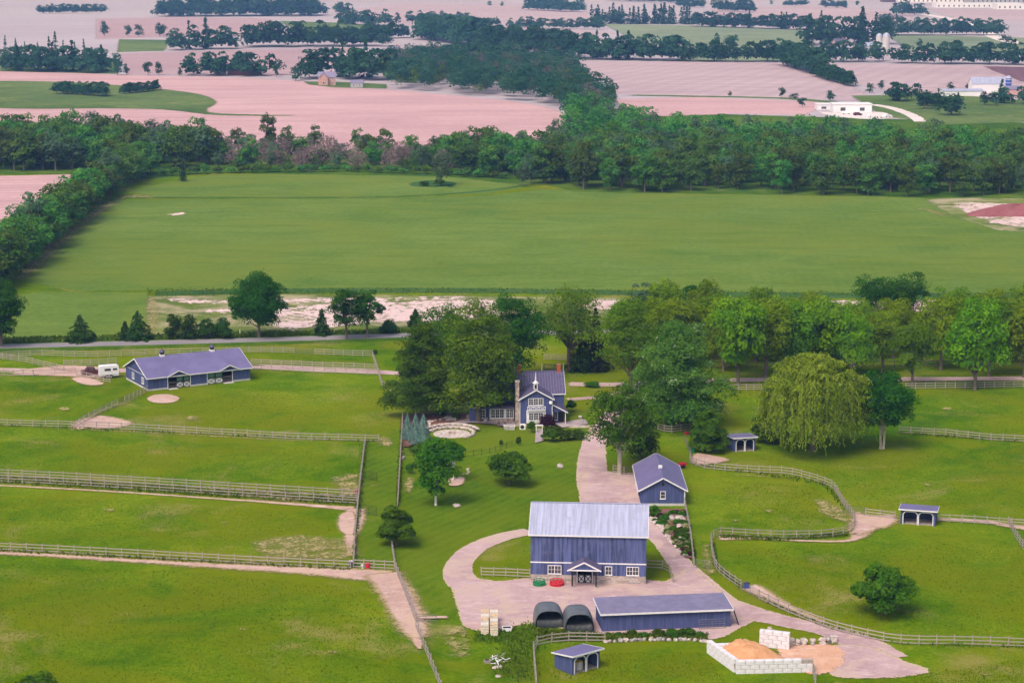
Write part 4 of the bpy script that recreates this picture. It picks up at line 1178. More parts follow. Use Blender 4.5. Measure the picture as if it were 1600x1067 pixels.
window(hs, (1.9,-.06,.05), .9, .5, 0, 2, 1); window(hs, (4.4,-.06,.05), .9, .5, 0, 2, 1)
o=MB().lathe([(.28,0),(.32,.05),(.28,.1)],14); dish=o.build('satellite_dish', M['white'], hs, (L-.35,-.1,4.55)); dish.rotation_euler=(1.3,0,0)
# lean-to porch at the side
MB().box(L,L+2.5,2.2,5.4,0,2.6).build('porch_wall', M['blue'], hs)
MB().prism([(L,2.62),(L+2.6,2.62),(L,4.0)],.62,5.4).build('porch_gable', M['blue'], hs)
lr=MB().slab([(L-.0,.35,4.16),(L+2.95,.35,2.56),(L+2.95,5.5,2.56),(L-.0,5.5,4.16)],.1).build('porch_roof', M['roofdark'], hs)
MB().bar((L,.32,4.06),(L+2.95,.32,2.46),.06,.2).build('barge_board', M['white'], lr)
for x in (L+.1,L+2.45): MB().box(x,x+.14,.62,.76,.0,2.6).build('porch_post', M['white'], hs)
window(hs, (L+.75,2.2,.7), .95, 1.6, 0, 2, 3)
MB().box(L+1.45,L+2.3,2.14,2.2,.1,2.2).build('door', M['black'], hs)
MB().box(L,L+2.8,.4,2.2,0,.12).build('porch_floor', M['concrete'], hs)
# fieldstone chimney
ch=MB().box(-.75,-.02,.5,1.6,0,3.4).box(-.68,-.04,.6,1.5,3.4,8.4).build('stone_chimney', M['stone'], hs)
MB().box(-.76,.04,.52,1.58,8.4,8.6).build('chimney_cap', M['stonepale'], ch)
# sunroom with planted flat roof
MB().box(-5.3,-.8,3.2,7.0,0,.95).build('sunroom_base', M['stone'], hs)
MB().box(-5.28,-.8,3.24,7.0,.95,2.85).build('sunroom_wall', M['white'], hs)
window(hs, (-3.9,3.24,1.0), 2.6, 1.8, 0, 2, 3, 3, .12); window(hs, (-1.6,3.24,1.0), 1.5, 1.8, 0, 2, 3, 2, .12)
MB().box(-5.6,-.76,2.9,7.0,2.86,3.2).build('flat_roof', M['roofdark'], hs)
MB().box(-9.0,-5.4,4.4,7.4,0,2.9).build('side_wall', M['blue'], hs); window(hs,(-6.6,4.4,.8),1.1,1.7,0,2,3)
MB().slab([(-9.3,4.0,3.0),(-5.3,4.0,3.0),(-5.3,7.5,4.2),(-9.3,7.5,4.2)],.1).build('side_roof', M['roofdark'], hs)
MB().box(-3.6,-.02,7.0,11.8,0,4.4).build('rear_wall', M['blue'], hs)
gable_roof(hs, -3.6, .0, 7.0, 11.8, 4.4, 6.4, 'roofdark', .15, .1, .5, False, 'rear_roof', 'x', 'roofslate')
# garden things
def at(u,v,z=0): x,y=G(u,v); return (x,y,z)
o=empty('air_conditioner', at(816.5,671), 0, 'white air conditioning unit at the foot of the house wall', 'appliance')
MB().box(-.55,.55,-.3,.3,.05,1.05).build('casing', M['white'], o)
fan=MB().tube([(-.05,-.31,.55),(-.05,-.33,.55)],[.36,.36],14).build('fan_grille', M['iron'], o)
sheet('patio', [(742,654),(770,650),(812,652),(816,664),(790,668),(770,664),(735,662),(700,668),(684,664),(700,656)], 'patio', .05, 1, False)
sheet('patio', [(862,664),(915,656),(918,664),(866,672)], 'patio', .05, 1, False)
sheet('path', [(838,672),(846,672),(850,690),(836,694)], 'patio', .05, 1, False)
sheet('garden_bed', [(632,652),(700,648),(745,650),(700,664),(672,676),(655,690),(634,700),(629,690)], 'mulch', .4, 1)
# terraced stone fire pit
fp=empty('fire_pit_terrace', at(706,678), 0, 'round pale stone terrace with a fire pit and curved stone seats', 'terrace')
R=3.4
c0=G(706,680)
MB().lathe([(R,0),(R,.09),(.01,.10)],28).build('paving', M['stonepale'], fp)
MB().lathe([(.62,.10),(.62,.38),(.42,.38),(.42,.16),(.01,.15)],14).build('fire_ring', M['stone'], fp)
for (r_,z_,a0,a1) in ((4.1,.0,.15,2.9),(4.9,.35,.25,2.85),(4.0,.0,5.3,6.6)):
    n=max(3,int((a1-a0)*r_/1.1))
    for i in range(n):
        a=a0+(a1-a0)*(i+.5)/n
        link('stone_seat', BOUL[i%2], fp, (r_*math.cos(a),r_*math.sin(a)*1.1,z_), a+math.pi/2, (1.35,.75,.55))
boulder_row('boulder_wall', [(697,655),(672,661),(668,672)], .7, .8, 'stepped boulder edge beside the fire pit and blue spruces', 'stone wall')
boulder_row('boulder_wall', [(733,657),(750,659),(768,660),(770,652)], .8, .85, 'grey boulder planter below the sunroom', 'stone wall', 2)
boulder_row('boulder_wall', [(676,652),(690,653),(705,651)], .5, .8, 'low stones edging the mulch under the great pine', 'stone wall')
st_=empty('garden_steps', at(704,663), 0, 'dark timber steps leading down to the fire pit', 'steps')
for i in range(5): MB().box(-1.0,1.0,i*.9,i*.9+.8,0,.12+.13*i).build('tread', M['stonegrey'], st_)
def chair(u,v,rz_,mat,label):
    e=empty('garden_chair', at(u,v), rz_, label, 'chair', 'garden chairs on the patio')
    MB().box(-.28,.28,-.28,.28,.38,.44).build('seat',M[mat],e); MB().box(-.28,.28,.24,.30,.44,1.0).build('backrest',M[mat],e)
    for sx in (-.24,.24):
        for sy in (-.24,.24): MB().box(sx-.03,sx+.03,sy-.03,sy+.03,0,.38).build('leg',M[mat],e)
chair(780,668,.3,'wooddark','dark brown garden chair at the lower edge of the patio, outer one')
chair(788,668,-.5,'wooddark','dark brown garden chair at the lower edge of the patio, inner one')
chair(884,661,1.5,'terracotta','rust coloured chair on the porch side terrace')
e=empty('hot_tub', at(796,671), 0, 'square grey hot tub with white rim on the patio edge', 'hot tub')
MB().box(-1.0,1.0,-.7,.7,0,.7).build('shell',M['stonegrey'],e); MB().box(-1.06,-.9,-.76,.76,.7,.78).box(.9,1.06,-.76,.76,.7,.78).box(-.9,.9,-.76,-.62,.7,.78).box(-.9,.9,.62,.76,.7,.78).build('rim',M['white'],e)
MB().box(-.9,.9,-.62,.62,.7,.74).build('cover',M['stonegrey'],e)
e=empty('garden_statue', at(907,662), 0, 'pale stone urn on a pedestal on the side terrace', 'statue')
MB().box(-.3,.3,-.3,.3,0,.8).build('pedestal',M['stonepale'],e); MB().lathe([(.12,.8),(.18,.95),(.42,1.4),(.38,1.5)],12).build('urn',M['stonepale'],e)
MB().box(-3.6,3.4,-.3,-.05,0,.5).build('terrace_wall',M['stonepale'],None,at(893,668)); tag(bpy.context.scene.objects['terrace_wall'],'low pale wall edging the side terrace of the house','wall')
e=empty('planter_pot', at(868,668), 0, 'dark round plant pot beside the porch steps', 'pot'); MB().lathe([(.25,0),(.36,.55),(.33,.6)],12).build('pot',M['iron'],e)
e=empty('archway', at(842.5,677), 0, 'white garden arch at the foot of the house', 'arch')
for sx in (-.55,.55): MB().box(sx-.06,sx+.06,-.2,.2,0,1.5).build('post',M['white'],e)
MB().box(-.7,.7,-.25,.25,1.5,1.6).build('lintel',M['white'],e)
# sand box and stone ring below
sheet('bare_patch', [(702,750),(725,748),(722,759),(703,761)], 'dirt', .3, .6)
boulder_row('boulder_ring',[(720,742),(730,742),(733,737),(731,733)],.35,.5,'small stone ring on the lawn near the birch','stone ring')
e=empty('garden_bench', at(630,718), 1.5, 'weathered bench against the fence by the blue spruces', 'bench')
MB().box(-.7,.7,-.2,.2,.42,.48).build('seat',M['wood'],e)
for sx in (-.55,.55): MB().box(sx-.05,sx+.05,-.18,.18,0,.42).build('leg',M['wood'],e)

# ------------------------------------------------------------------ far buildings
def farm_house(name,u,v,rz_,L_,D_,ze,zr,wall,roof,label,cat='house',wins=3,wing=False,chim=True,group='houses and barns of the far farmland'):
    e=empty(name, at(u,v), rz_, label, cat, group)
    MB().prism([(-D_/2,0),(D_/2,0),(D_/2,ze),(0,zr),(-D_/2,ze)],-L_/2,L_/2).build('wall',M[wall],e,None,math.pi/2)
    r=gable_roof(e,-L_/2,L_/2,-D_/2,D_/2,ze,zr,roof,.3,.2,None,False)
    for i in range(wins):
        x=-L_/2+L_*(i+.5)/wins
        for z in ([1.0,3.8] if ze>4.5 else [1.0]):
            w_=MB().box(x-.6,x+.6,-D_/2-.06,-D_/2-.01,z,z+1.5).build('window',M['white'],e)
            MB().box(x-.45,x+.45,-D_/2-.09,-D_/2-.061,z+.15,z+1.35).build('pane',M['glass'],w_)
    if chim: MB().box(L_*.25-.4,L_*.25+.4,-.4,.4,zr-.5,zr+1.4).build('chimney',M['brick'],r)
    if wing:
        MB().prism([(-3,0),(3,0),(3,ze),(0,zr-.3),(-3,ze)],-D_/2-3,-D_/2+.5).build('wing',M[wall],e,(-L_*.2,0,0))
        gable_roof(e,-L_*.2-3,-L_*.2+3,-D_/2-3,0,ze,zr-.3,roof,.3,.2,None,False,'wing_roof','y')
        w_=MB().box(-L_*.2-.8,-L_*.2+.8,-D_/2-3.1,-D_/2-3.01,1,2.6).build('window',M['white'],e)
        MB().box(-L_*.2-.65,-L_*.2+.65,-D_/2-3.14,-D_/2-3.11,1.15,2.45).build('pane',M['glass'],w_)
    return e
farm_house('farm_house',511,133,.1,12,8,5.5,9,'pinkwall','roofgrey','pink two-storey farmhouse on a lawn at the field edge',wing=True)
farm_house('farm_shed',558,137,.0,8.5,6,3.2,5,'greywall','roofgrey','small grey-roofed shed near the pink farmhouse','shed',2,chim=False)
farm_house('farm_house',616,88,-.3,10,8,5.5,9,'pinkwall','roofgrey','pink house half hidden among trees at the road bend',chim=True)
farm_house('farm_barn',383,118,.05,26,9,4.5,7,'maroon','roofdark','long dark red barn within a grove of trees','barn',0,chim=False)
farm_house('farm_house',344,117,.4,8,8,5,9,'greywall','roofgrey','pale blue-grey house beside the dark red barn',wins=2)
farm_house('farm_house',60,105,.2,10,8,4,7,'white','roofgrey','white house among tall spruces',wins=2)
farm_house('farm_barn',812,103,-.5,16,8,4,6.5,'white','rooflight','white-roofed barn at the edge of the wooded valley','barn',0,chim=False)
farm_house('farm_barn',1543,145,.02,23,12,6,10,'white','rooflight','large white barn with bright gabled roof beyond the wood','barn',0,chim=False)
farm_house('farm_shed',1502,150,.02,26,9,3.2,4.4,'white','rooflight','low white shed beside the large white barn','shed',0,chim=False)
farm_house('farm_shed',1580,152,.02,9,8,5,7,'pinkwall','roofgrey','red-walled shed by the blue silo','shed',0,chim=False)
farm_house('farm_barn',1306,83,.0,24,12,4,6,'white','rooflight','low cream barn among the trees of the silo farm','barn',0,chim=False)
farm_house('farm_barn',1368,80,.0,24,12,5,8,'greywall','rooflight','grey barn next to the twin silos','barn',0,chim=False)
farm_house('farm_house',1312,75,.2,12,9,5,9,'pinkwall','roofdark','red brick house at the silo farm',wins=2)
farm_house('farm_house',675,62,.1,14,9,4,7,'white','rooflight','pale house in the trees above the valley',wins=2)
farm_house('farm_shed',722,66,.0,22,9,3.5,5,'white','rooflight','long low pale shed above the valley','shed',0,chim=False)
farm_house('farm_house',828,12,.2,14,10,5,9,'white','rooflight','white house at a far grove on the plain',wins=2)
farm_house('farm_shed',1278,57,.2,20,12,4,7,'white','rooflight','arched white shed at the edge of the grey-green field','shed',0,chim=False)
def silo(u,v,r,h,mat,label):
    e=empty('silo', at(u,v),0,label,'silo','silos of the far farms'); MB().lathe([(r,0),(r,h)],16).build('shell',M[mat],e,smooth=False)
    MB().lathe([(r*1.02,h),(r*.85,h+r*.5),(r*.4,h+r*.85),(.1,h+r)],16).build('dome',M['rooflight'],e)
    for k in range(5): MB().lathe([(r+.06,h*(k+.5)/5),(r+.06,h*(k+.5)/5+.4)],16).build('hoop',M['concrete'],e)
silo(1373,80,3.0,14,'concrete','shorter of the twin concrete silos'); silo(1384,82,3.6,15,'concrete','taller of the twin concrete silos')
silo(1575,147,2.0,10,'bluepaint','dark blue silo beside the large white barn')
def flat_building(name,u,v,w,d,h,wall,label,rz_=0,dock=False):
    e=empty(name, at(u,v), rz_, label, 'building', 'flat-roofed buildings'); MB().box(-w/2,w/2,0,d,0,h).build('wall',M[wall],e)
    MB().box(-w/2-.3,w/2+.3,-.3,d+.3,h,h+.5).build('roof',M['white'],e)
    n=max(2,int(w/9))
    for i in range(n):
        x=-w/2+w*(i+.5)/n; MB().box(x-1.4,x+1.4,-.08,-.01,h*.2,h*.62).build('window',M['glass'],e)
    return e
flat_building('service_building',1332,176,22,12,4.5,'white','white flat-roofed building standing at the edge of the wood')
flat_building('service_building',1298,172,16,9,3,'white','lower white annexe beside the flat-roofed building by the wood')
flat_building('warehouse',1460,4.5,150,60,9,'white','long white warehouse on the horizon plain, outermost left')
flat_building('warehouse',1560,6,110,70,14,'greywall','tall grey and green warehouse on the plain')
flat_building('warehouse',1530,12.5,160,40,8,'white','long white warehouse in front of the tall grey one')
flat_building('warehouse',1395,4,40,40,12,'maroon','small dark warehouse at the end of the row')
flat_building('warehouse',1610,15,120,40,9,'white','white warehouse cut by the picture edge')
for i,(u,v) in enumerate([(1322,179),(1340,181),(1362,184),(1386,184)]):
    e=empty('parked_vehicle', at(u,v), .2*i, ['white van parked left of the others at the building by the wood','dark car parked before the flat-roofed building','white truck parked on the pale yard','white car parked at the yard exit'][i],'vehicle','vehicles at the building by the wood')
    MB().prism([(-2.4,.4),(2.4,.4),(2.4,1.1),(1.2,1.2),(.7,1.9),(-1.6,1.9),(-2.4,1.2)],-.95,.95).build('body',M['white'] if i!=1 else M['maroon'],e)
    for xx in (-1.5,1.5):
        for yy in (-1,.8): MB().tube([(xx,yy,.35),(xx,yy+.2,.35)],[.35,.35],10).build('wheel',M['tyre'],e)

# ------------------------------------------------------------------ fences
def post_mesh(mat,w,h): return MB().box(-w/2,w/2,-w/2,w/2,-.05,h).add([(-w/2,-w/2,h),(w/2,-w/2,h),(w/2,w/2,h),(-w/2,w/2,h),(0,0,h+.04)],[(0,1,4),(1,2,4),(2,3,4),(3,0,4)]).mesh('post',M[mat])
def board_mesh(mat,hh,t=.035): return MB().box(0,1,-t/2,t/2,-hh/2,hh/2).mesh('rail',M[mat])
POSTS={m:post_mesh(m,.13,1.42) for m in ('wood','wooddark')}
BOARDS={m:board_mesh(m,.14) for m in ('wood','wooddark')}
def fence(name,pts,label,bay=2.5,mat='wood',curve=False,span=2,nb=3,h=1.35,group='board fences of the paddocks',cat='fence'):
    W=px(pts) 
    R=catmull(W,False,.5) if curve else straight(W,False,.5)
    seg=np.linalg.norm(np.diff(R,axis=0),axis=1); cum=np.concatenate([[0],np.cumsum(seg)]); n=max(1,round(cum[-1]/bay))
    if span==2 and n%2: n+=1
    ds=np.linspace(0,cum[-1],n+1); P=np.column_stack([np.interp(ds,cum,R[:,0]),np.interp(ds,cum,R[:,1])])
    o=P[0]; e=empty(name,(o[0],o[1],0),0,label,cat,group)
    for p in P:
        q=link('post',POSTS[mat],e,(p[0]-o[0],p[1]-o[1],0),0,(1,1,h/1.35)); q.rotation_euler=(random.uniform(-.03,.03),random.uniform(-.03,.03),0)
    for i in range(0,n,span):
        a,b=P[i],P[min(i+span,n)]; d=b-a; Ln=np.linalg.norm(d); an=math.atan2(d[1],d[0]); nx,ny=math.sin(an)*.085,-math.cos(an)*.085
        for k in range(nb):
            z=h-.12-(h-.42)*k/max(nb-1,1)
            q=link('rail',BOARDS[mat],e,(a[0]-o[0]+nx,a[1]-o[1]+ny,z+random.uniform(-.02,.02)),0,(Ln+.02,1,1)); q.rotation_euler=(0,random.uniform(-.006,.006),an)
    return e
B='board_fence'
fence(B,[(-8,665),(115,668.5),(200,672),(330,679),(460,687),(592,690)],'long three-board fence below the stable paddock',2.5)
fence(B,[(-8,746),(100,750),(300,765),(450,777),(558,783)],'upper fence of the close pair crossing the left-hand paddocks',2.5) if False else None
fence(B,[(-8,744),(100,749),(250,758),(420,769),(557,777)],'farther fence of the double fence between the middle paddocks',2.5)
fence(B,[(-8,753),(100,758),(250,767.5),(420,779),(558,788)],'nearer fence of the double fence between the middle paddocks',2.5)
fence(B,[(-8,860),(120,866),(260,874),(400,882),(548,889)],'three-board fence above the wide bare track',2.4)
fence(B,[(552,887),(585,888.5),(617,890)],'short fence joining the lane to the bare track corner',2.4)
fence(B,[(552,887),(555,830),(562,760),(568,710),(571,690)],'fence along the grass lane on the paddock side',2.5)
fence(B,[(621,792),(624,740),(627,690),(629,655)],'fence along the grass lane on the garden side',2.5)
fence(B,[(612,852),(618,890),(634,930),(650,972)],'fence from the lane tree down to the path gate',2.4)
fence(B,[(650,980),(668,1025),(690,1080)],'lowest fence running out of the picture below the path gate',2.4)
fence(B,[(116,669),(145,652),(184,634)],'lower piece of the slanting fence before the stable',2.3)
fence(B,[(195,629),(212,622),(230,612)],'upper piece of the slanting fence reaching the stable corner',2.3)
fence(B,[(-8,560),(60,556),(140,558),(260,554),(400,551),(460,552)],'curving fence behind the stable along the road side',2.5,span=2,curve=True)
fence(B,[(492,554),(540,556),(582,557)],'short roadside fence right of the gap behind the stable',2.4)
fence(B,[(582,557),(590,580),(598,607),(610,611)],'end fence of the stable lane beside the great pine',2.4)
fence(B,[(392,570),(480,574),(586,578)],'far fence of the stable lane',2.4)
fence(B,[(392,577),(480,582),(592,586)],'near fence of the stable lane',2.4)
fence(B,[(-8,586),(25,588),(52,588)],'short fence piece left of the worn stable gateway',2.4)
fence(B,[(-8,560),(40,566),(75,575),(100,580)],'slanting fence left of the horse trailer',2.4,span=1,nb=3)
fence(B,[(120,588),(145,594),(172,598)],'fence in front of the white horse trailer',2.3)
fence(B,[(100,572),(160,570),(182,568)],'fence behind the white horse trailer',2.3)
R_='rails'
fence(B,[(1415,608),(1500,607),(1660,604)],'right-hand avenue fence on the near side of the drive',2.1)
fence(B,[(1142,610),(1190,610)],'avenue fence between the silver tree and the willow',2.1)
fence(B,[(1100,575),(1250,574),(1420,573),(1660,571)],'dark fence behind the avenue trees',2.3,'wooddark',nb=2)
fence(B,[(850,578),(900,580),(945,576)],'brown fence behind the farmhouse',2.3,'wooddark',nb=2)
fence(B,[(850,562),(895,564)],'pale fence behind the farmhouse trees',2.3)
fence(B,[(1405,677),(1480,681),(1540,688),(1660,694)],'fence running right from the linden',2.25)
fence(B,[(1018,668),(1044,677),(1078,672)],'fence bend behind the barnyard tree',2.2,span=1)
fence(B,[(1078,716),(1084,727),(1115,734),(1180,739),(1235,742),(1285,756),(1303,765),(1315,785),(1330,805),(1336,822),(1325,834),(1290,840),(1230,842),(1160,839),(1125,837),(1112,845),(1112,857),(1116,880),(1126,897),(1158,920)],'long winding fence curling round the middle paddock',1.9,curve=True,span=1)
fence(B,[(1186,936),(1230,957),(1290,980),(1345,995),(1407,1006),(1500,1008),(1660,1013)],'sweeping fence between the drive and the lowest paddock',2.2,span=1,curve=True)
fence(B,[(1352,806),(1398,812)],'short fence left of the fence-line shelter',2.2)
fence(B,[(1464,815),(1520,818),(1660,828)],'fence right of the fence-line shelter',2.2)
fence(B,[(1576,820),(1590,845),(1615,882)],'slanting fence at the picture edge by the fence-line shelter',2.2)
fence(B,[(1070,790),(1075,815),(1080,845),(1084,884)],'fence beside the rock garden',2.2,span=1)
fence(B,[(752,900),(790,901),(828,903)],'short fence left of the great barn',2.2)
fence(B,[(1010,888),(1044,890),(1052,910)],'low fence at the barn end beside the drive',2.2,span=1)
fence(B,[(958,738),(975,741)],'two-board fence piece at the foot of the barnyard tree',2.0,span=1)
fence(B,[(838,1080),(834,1030),(833,1012),(848,1006),(885,1002),(945,1003)],'grey fence curling round the paddock of the angled shelter',2.3,span=1)
fence(B,[(1269,1045),(1274,1070)],'fence stub at the bunker corner',2.2,span=1)
# gates
def gate(a,b,h,mat,label,nb=5,name='field_gate'):
    loc,rz_,w=frame(a,b); return tube_gate(name,loc,rz_,w,h,M[mat],label,'gate',nb,0,'paddock gates')
gate((571,748),(589,752),1.5,'iron','dark wire gate standing open on the grass lane, farther one')
gate((563,802),(588,806),1.5,'iron','dark wire gate standing open on the grass lane, nearer one')
gate((53,587),(118,584),1.2,'metal','long gate across the worn stable entrance')
gate((184,633),(195,628),1.1,'iron','dark gate between the slanting fence pieces')
gate((650,973),(682,973),1.2,'metal','gate at the little path below the lawn')
gate((1318,803),(1350,806),1.3,'metal','gate between the winding fence and the fence-line shelter')
gate((1088,887),(1112,890),1.3,'metal','gate between the rock garden and the winding fence')
gate((1160,922),(1184,935),1.3,'metal','gate where the winding fence meets the drive')
gate((1070,690),(1080,716),1.2,'metal','gate beside the round tree at the green barrel')
gate((462,553),(490,554),1.2,'metal','far gate in the roadside fence')
gate((978,741),(996,742),1.2,'wooddark','brown gate at the barnyard tree')
# black garden fence
def iron_fence(pts,label):
    R=straight(px(pts),False,1.5); o=R[0]; e=empty('iron_fence',(o[0],o[1],0),0,label,'fence')
    for p in R: link('post',MB().box(-.03,.03,-.03,.03,0,1.15).mesh('post',M['iron']),e,(p[0]-o[0],p[1]-o[1],0))
    for i in range(len(R)-1):
        for z in (.2,.75,1.05): MB().bar((R[i][0]-o[0],R[i][1]-o[1],z),(R[i+1][0]-o[0],R[i+1][1]-o[1],z),.03,.03).build('rail',M['iron'],e)
iron_fence([(632,712),(660,712),(715,716),(765,709),(800,698)],'black iron garden fence crossing the lawn below the terrace')
# small posts by the road
for i,(u,v) in enumerate([(375,527),(505,524)]):
    e=empty('marker_post',at(u,v),0,['white marker post by the large round maple','white marker post by the pair of roadside trees'][i],'post'); MB().box(-.08,.08,-.08,.08,0,1.6).build('stake',M['white'],e)
    MB().box(-.1,.1,-.1,.1,1.6,1.7).build('cap',M['white'],e)
x,y=G(705,494); e=empty('utility_pole',(x,y,0),0,'thin pole standing on the bare pale ground','pole'); MB().tube([(0,0,0),(0,0,4.2)],[.10,.07],7).build('shaft',M['bark'],e); MB().box(-.5,.5,-.05,.05,3.8,3.9).build('crossarm',M['bark'],e)

# ------------------------------------------------------------------ vegetation
def unit(v): return v/(np.linalg.norm(v,axis=1)[:,None]+1e-9)

def leaf_geo(P,N,size,r,aspect=.6,along=None):
    """diamond leaves centred at P, facing N"""
    n=len(P); N=unit(N)
    if along is None: along=r.normal(size=(n,3))
    T=unit(along-N*np.sum(along*N,1)[:,None]); Bt=np.cross(N,T)
    s=np.asarray(size).reshape(-1,1)*np.ones((n,1))
    a=T*s*.5; b=Bt*s*.5*aspect; k=(r.random((n,1))-.5)*.5
    V=np.stack([P-a,P-b+a*k,P+a,P+b+a*k],1).reshape(-1,3)
    return V

def leaves_on_clumps(r,C,cr,per,size,up=.5,flat=.75,rnd=.7,inner=.55):
    K=len(C); n=K*per
    d=unit(r.normal(size=(n,3))); d[:,2]=np.where(d[:,2]<-.35,-d[:,2],d[:,2])
    cc=np.repeat(C,per,0); rr=np.repeat(cr,per)[:,None]
    rad=inner+(1.08-inner)*r.random((n,1))**.6
    P=cc+d*rr*rad*np.array([1,1,flat])
    N=d+np.array([0,0,up])+r.normal(size=(n,3))*rnd*.6
    tint=np.clip(np.repeat(r.random(K)*.55,per)+r.random(n)*.45,0,1)
    return P,N,np.full(n,size)*(.75+.5*r.random(n)),tint

def crown_pts(r,K,shape,Rw,z0,z1,outer=.45):
    d=unit(r.normal(size=(K,3))); rad=r.random((K,1))**outer
    p=d*rad; t=np.clip((p[:,2]+1)/2,.02,.95)
    if shape=='mound':
        p[:,2]=np.abs(p[:,2]); t=np.clip(p[:,2],.02,.97); k=1.0-.12*t
    elif shape=='spire':
        p[:,2]=np.abs(p[:,2]); t=np.clip(p[:,2]**.85,.02,.97); k=1.08-.62*t
    elif shape=='round': k=np.ones(K)
    elif shape=='oval': k=np.where(t<.4,1.0,1.0-.25*(t-.4))
    elif shape=='vase': k=.62+.55*t
    elif shape=='dome': k=1.15-.25*t
    elif shape=='cone': k=1.25*(1.05-t)
    elif shape=='bell': k=1.25-.75*t
    elif shape=='flat': k=np.ones(K)*1.1
    x=p[:,0]*Rw*k; y=p[:,1]*Rw*k
    return np.column_stack([x,y,z0+(z1-z0)*t])

def limb_geo(C,H,z0,rt,r,nl,lean=(0,0),mat='bark',multi=1):
    mb=MB()
    top=z0+(H-z0)*.62
    for m_ in range(multi):
        ox=(m_-(multi-1)/2)*rt*2.4
        ex,ey=(lean[0]+ox*2.2, lean[1])
        mb.tube([(ox,0,-.1),(ox+.03*rt,0,.35),(ox+ex*.25,ey*.25,top*.35),(ox+ex*.6,ey*.6,top*.7),(ox+ex,ey,top)],[rt*1.45,rt*1.05,rt*.85,rt*.6,rt*.28],7)
    idx=r.choice(len(C),min(nl,len(C)),replace=False)
    for i in idx:
        c=C[i]; zb=min(max(z0*.75, c[2]*.45), top*.9); f=zb/top
        b=np.array([lean[0]*f,lean[1]*f,zb]); m=(b+c)/2+np.array([0,0,-.06*H*.3+.25])
        mb.tube([b,m,c],[rt*.42,rt*.24,rt*.07],5)
    return mb

def assemble(P,N,sz,ti,r,aspect,along=None):
    V=leaf_geo(P,N,sz,r,aspect,along); n=len(P)
    return V,np.arange(n*4).reshape(n,4),np.repeat(ti,4)

def broadleaf(seed,H,Rw,shape='round',z0=.22,K=60,per=110,leaf=.5,cr=None,nl=12,rt=None,multi=1,up=.5,outer=.45,aspect=.65,flat=.75):
    r=np.random.default_rng(seed); zb=H*z0
    cr=cr or max(.8,Rw*.27)
    C=crown_pts(r,K,shape,Rw-cr*.75,zb+cr*.7,H-cr*.75,outer)
    crs=cr*(.65+.7*r.random(K))
    P,N,s,t=leaves_on_clumps(r,C,crs,per,leaf,up,flat)
    # a few stray sprays break the outline
    k=int(len(P)*.05); i=r.choice(len(P),k); P[i]+=N[i]/ (np.linalg.norm(N[i],axis=1)[:,None]+1e-6)*cr*.5*r.random((k,1))
    rt=rt or H*.022
    return assemble(P,N,s,t,r,aspect), limb_geo(C,H,zb,rt,r,nl,multi=multi)

def conifer(seed,H,Rw,z0=.03,tiers=18,per=26,leaf=.55,droop=.25,gap=0.0,jag=.35,power=1.0,K=9):
    """tiers of drooping boughs"""
    r=np.random.default_rng(seed); Ps=[];Ns=[];Ss=[];Ts=[];mb=MB()
    mb.tube([(0,0,-.1),(0,0,H*.5),(0,0,H*.97)],[H*.02,H*.012,.03],7)
    for i in range(tiers):
        t=(i+r.random()*.6)/tiers; z=H*(z0+(1-z0)*t); R=Rw*(1-t**1.05)**power*(1-jag*.5+jag*r.random())+.12
        nb=max(4,int(K*(1-t*.6)))
        a0=r.random()*6.28
        for b in range(nb):
            a=a0+6.283*b/nb+r.normal()*.18; Rb=R*(.75+.4*r.random()); m=max(5,int(per*(Rb/Rw+.15)))
            q=r.random(m)**.6; w=(r.random(m)-.5)*.55*(1-q*.55)*max(Rb,.4)
            dx,dy=math.cos(a),math.sin(a)
            P=np.column_stack([dx*q*Rb-dy*w,dy*q*Rb+dx*w,z-droop*q*q*Rb+.10*Rb*q+r.normal(size=m)*.12*leaf/.5])
            N=np.column_stack([np.full(m,dx*.45),np.full(m,dy*.45),np.full(m,.8)])+r.normal(size=(m,3))*.35
            Ps.append(P);Ns.append(N);Ss.append(leaf*(.7+.6*r.random(m)));Ts.append(np.clip(.25+.35*r.random()+.4*r.random(m)*q,0,1))
        if i%3==0:
            for b in range(3):
                a=r.random()*6.28; mb.tube([(0,0,z),(math.cos(a)*R*.8,math.sin(a)*R*.8,z-droop*R*.3)],[.05,.015],4)
    P=np.vstack(Ps);N=np.vstack(Ns)
    al=P*np.array([1,1,0])+np.array([.001,0,-.2])
    return assemble(P,N,np.concatenate(Ss),np.concatenate(Ts),r,.5,al),mb

def column_bush(seed,H,Rw,n=1500,leaf=.35,power=.8,bulge=.25):
    """dense upright evergreen"""
    r=np.random.default_rng(seed); t=r.random(n)**1.2; a=r.random(n)*6.283
    lob=1+bulge*np.sin(a*3+seed)*np.sin(t*7+seed)+.15*np.sin(a*7+t*11)
    R=Rw*np.clip((1-t)**power*np.clip(t*9+.35,0,1),0,1)*lob*(.7+.35*r.random(n)**.4)+.05
    P=np.column_stack([np.cos(a)*R,np.sin(a)*R,t*H]); N=np.column_stack([np.cos(a),np.sin(a),np.full(n,.55)])+r.normal(size=(n,3))*.35
    al=np.column_stack([np.cos(a)*.4,np.sin(a)*.4,np.ones(n)])
    mb=MB().tube([(0,0,-.1),(0,0,H*.6)],[H*.025,.03],6)
    return assemble(P,N,leaf*(.7+.6*r.random(n)),np.clip(r.random(n)*.6+.4*(np.sin(a*5+t*9)*.5+.5),0,1),r,.55,al),mb

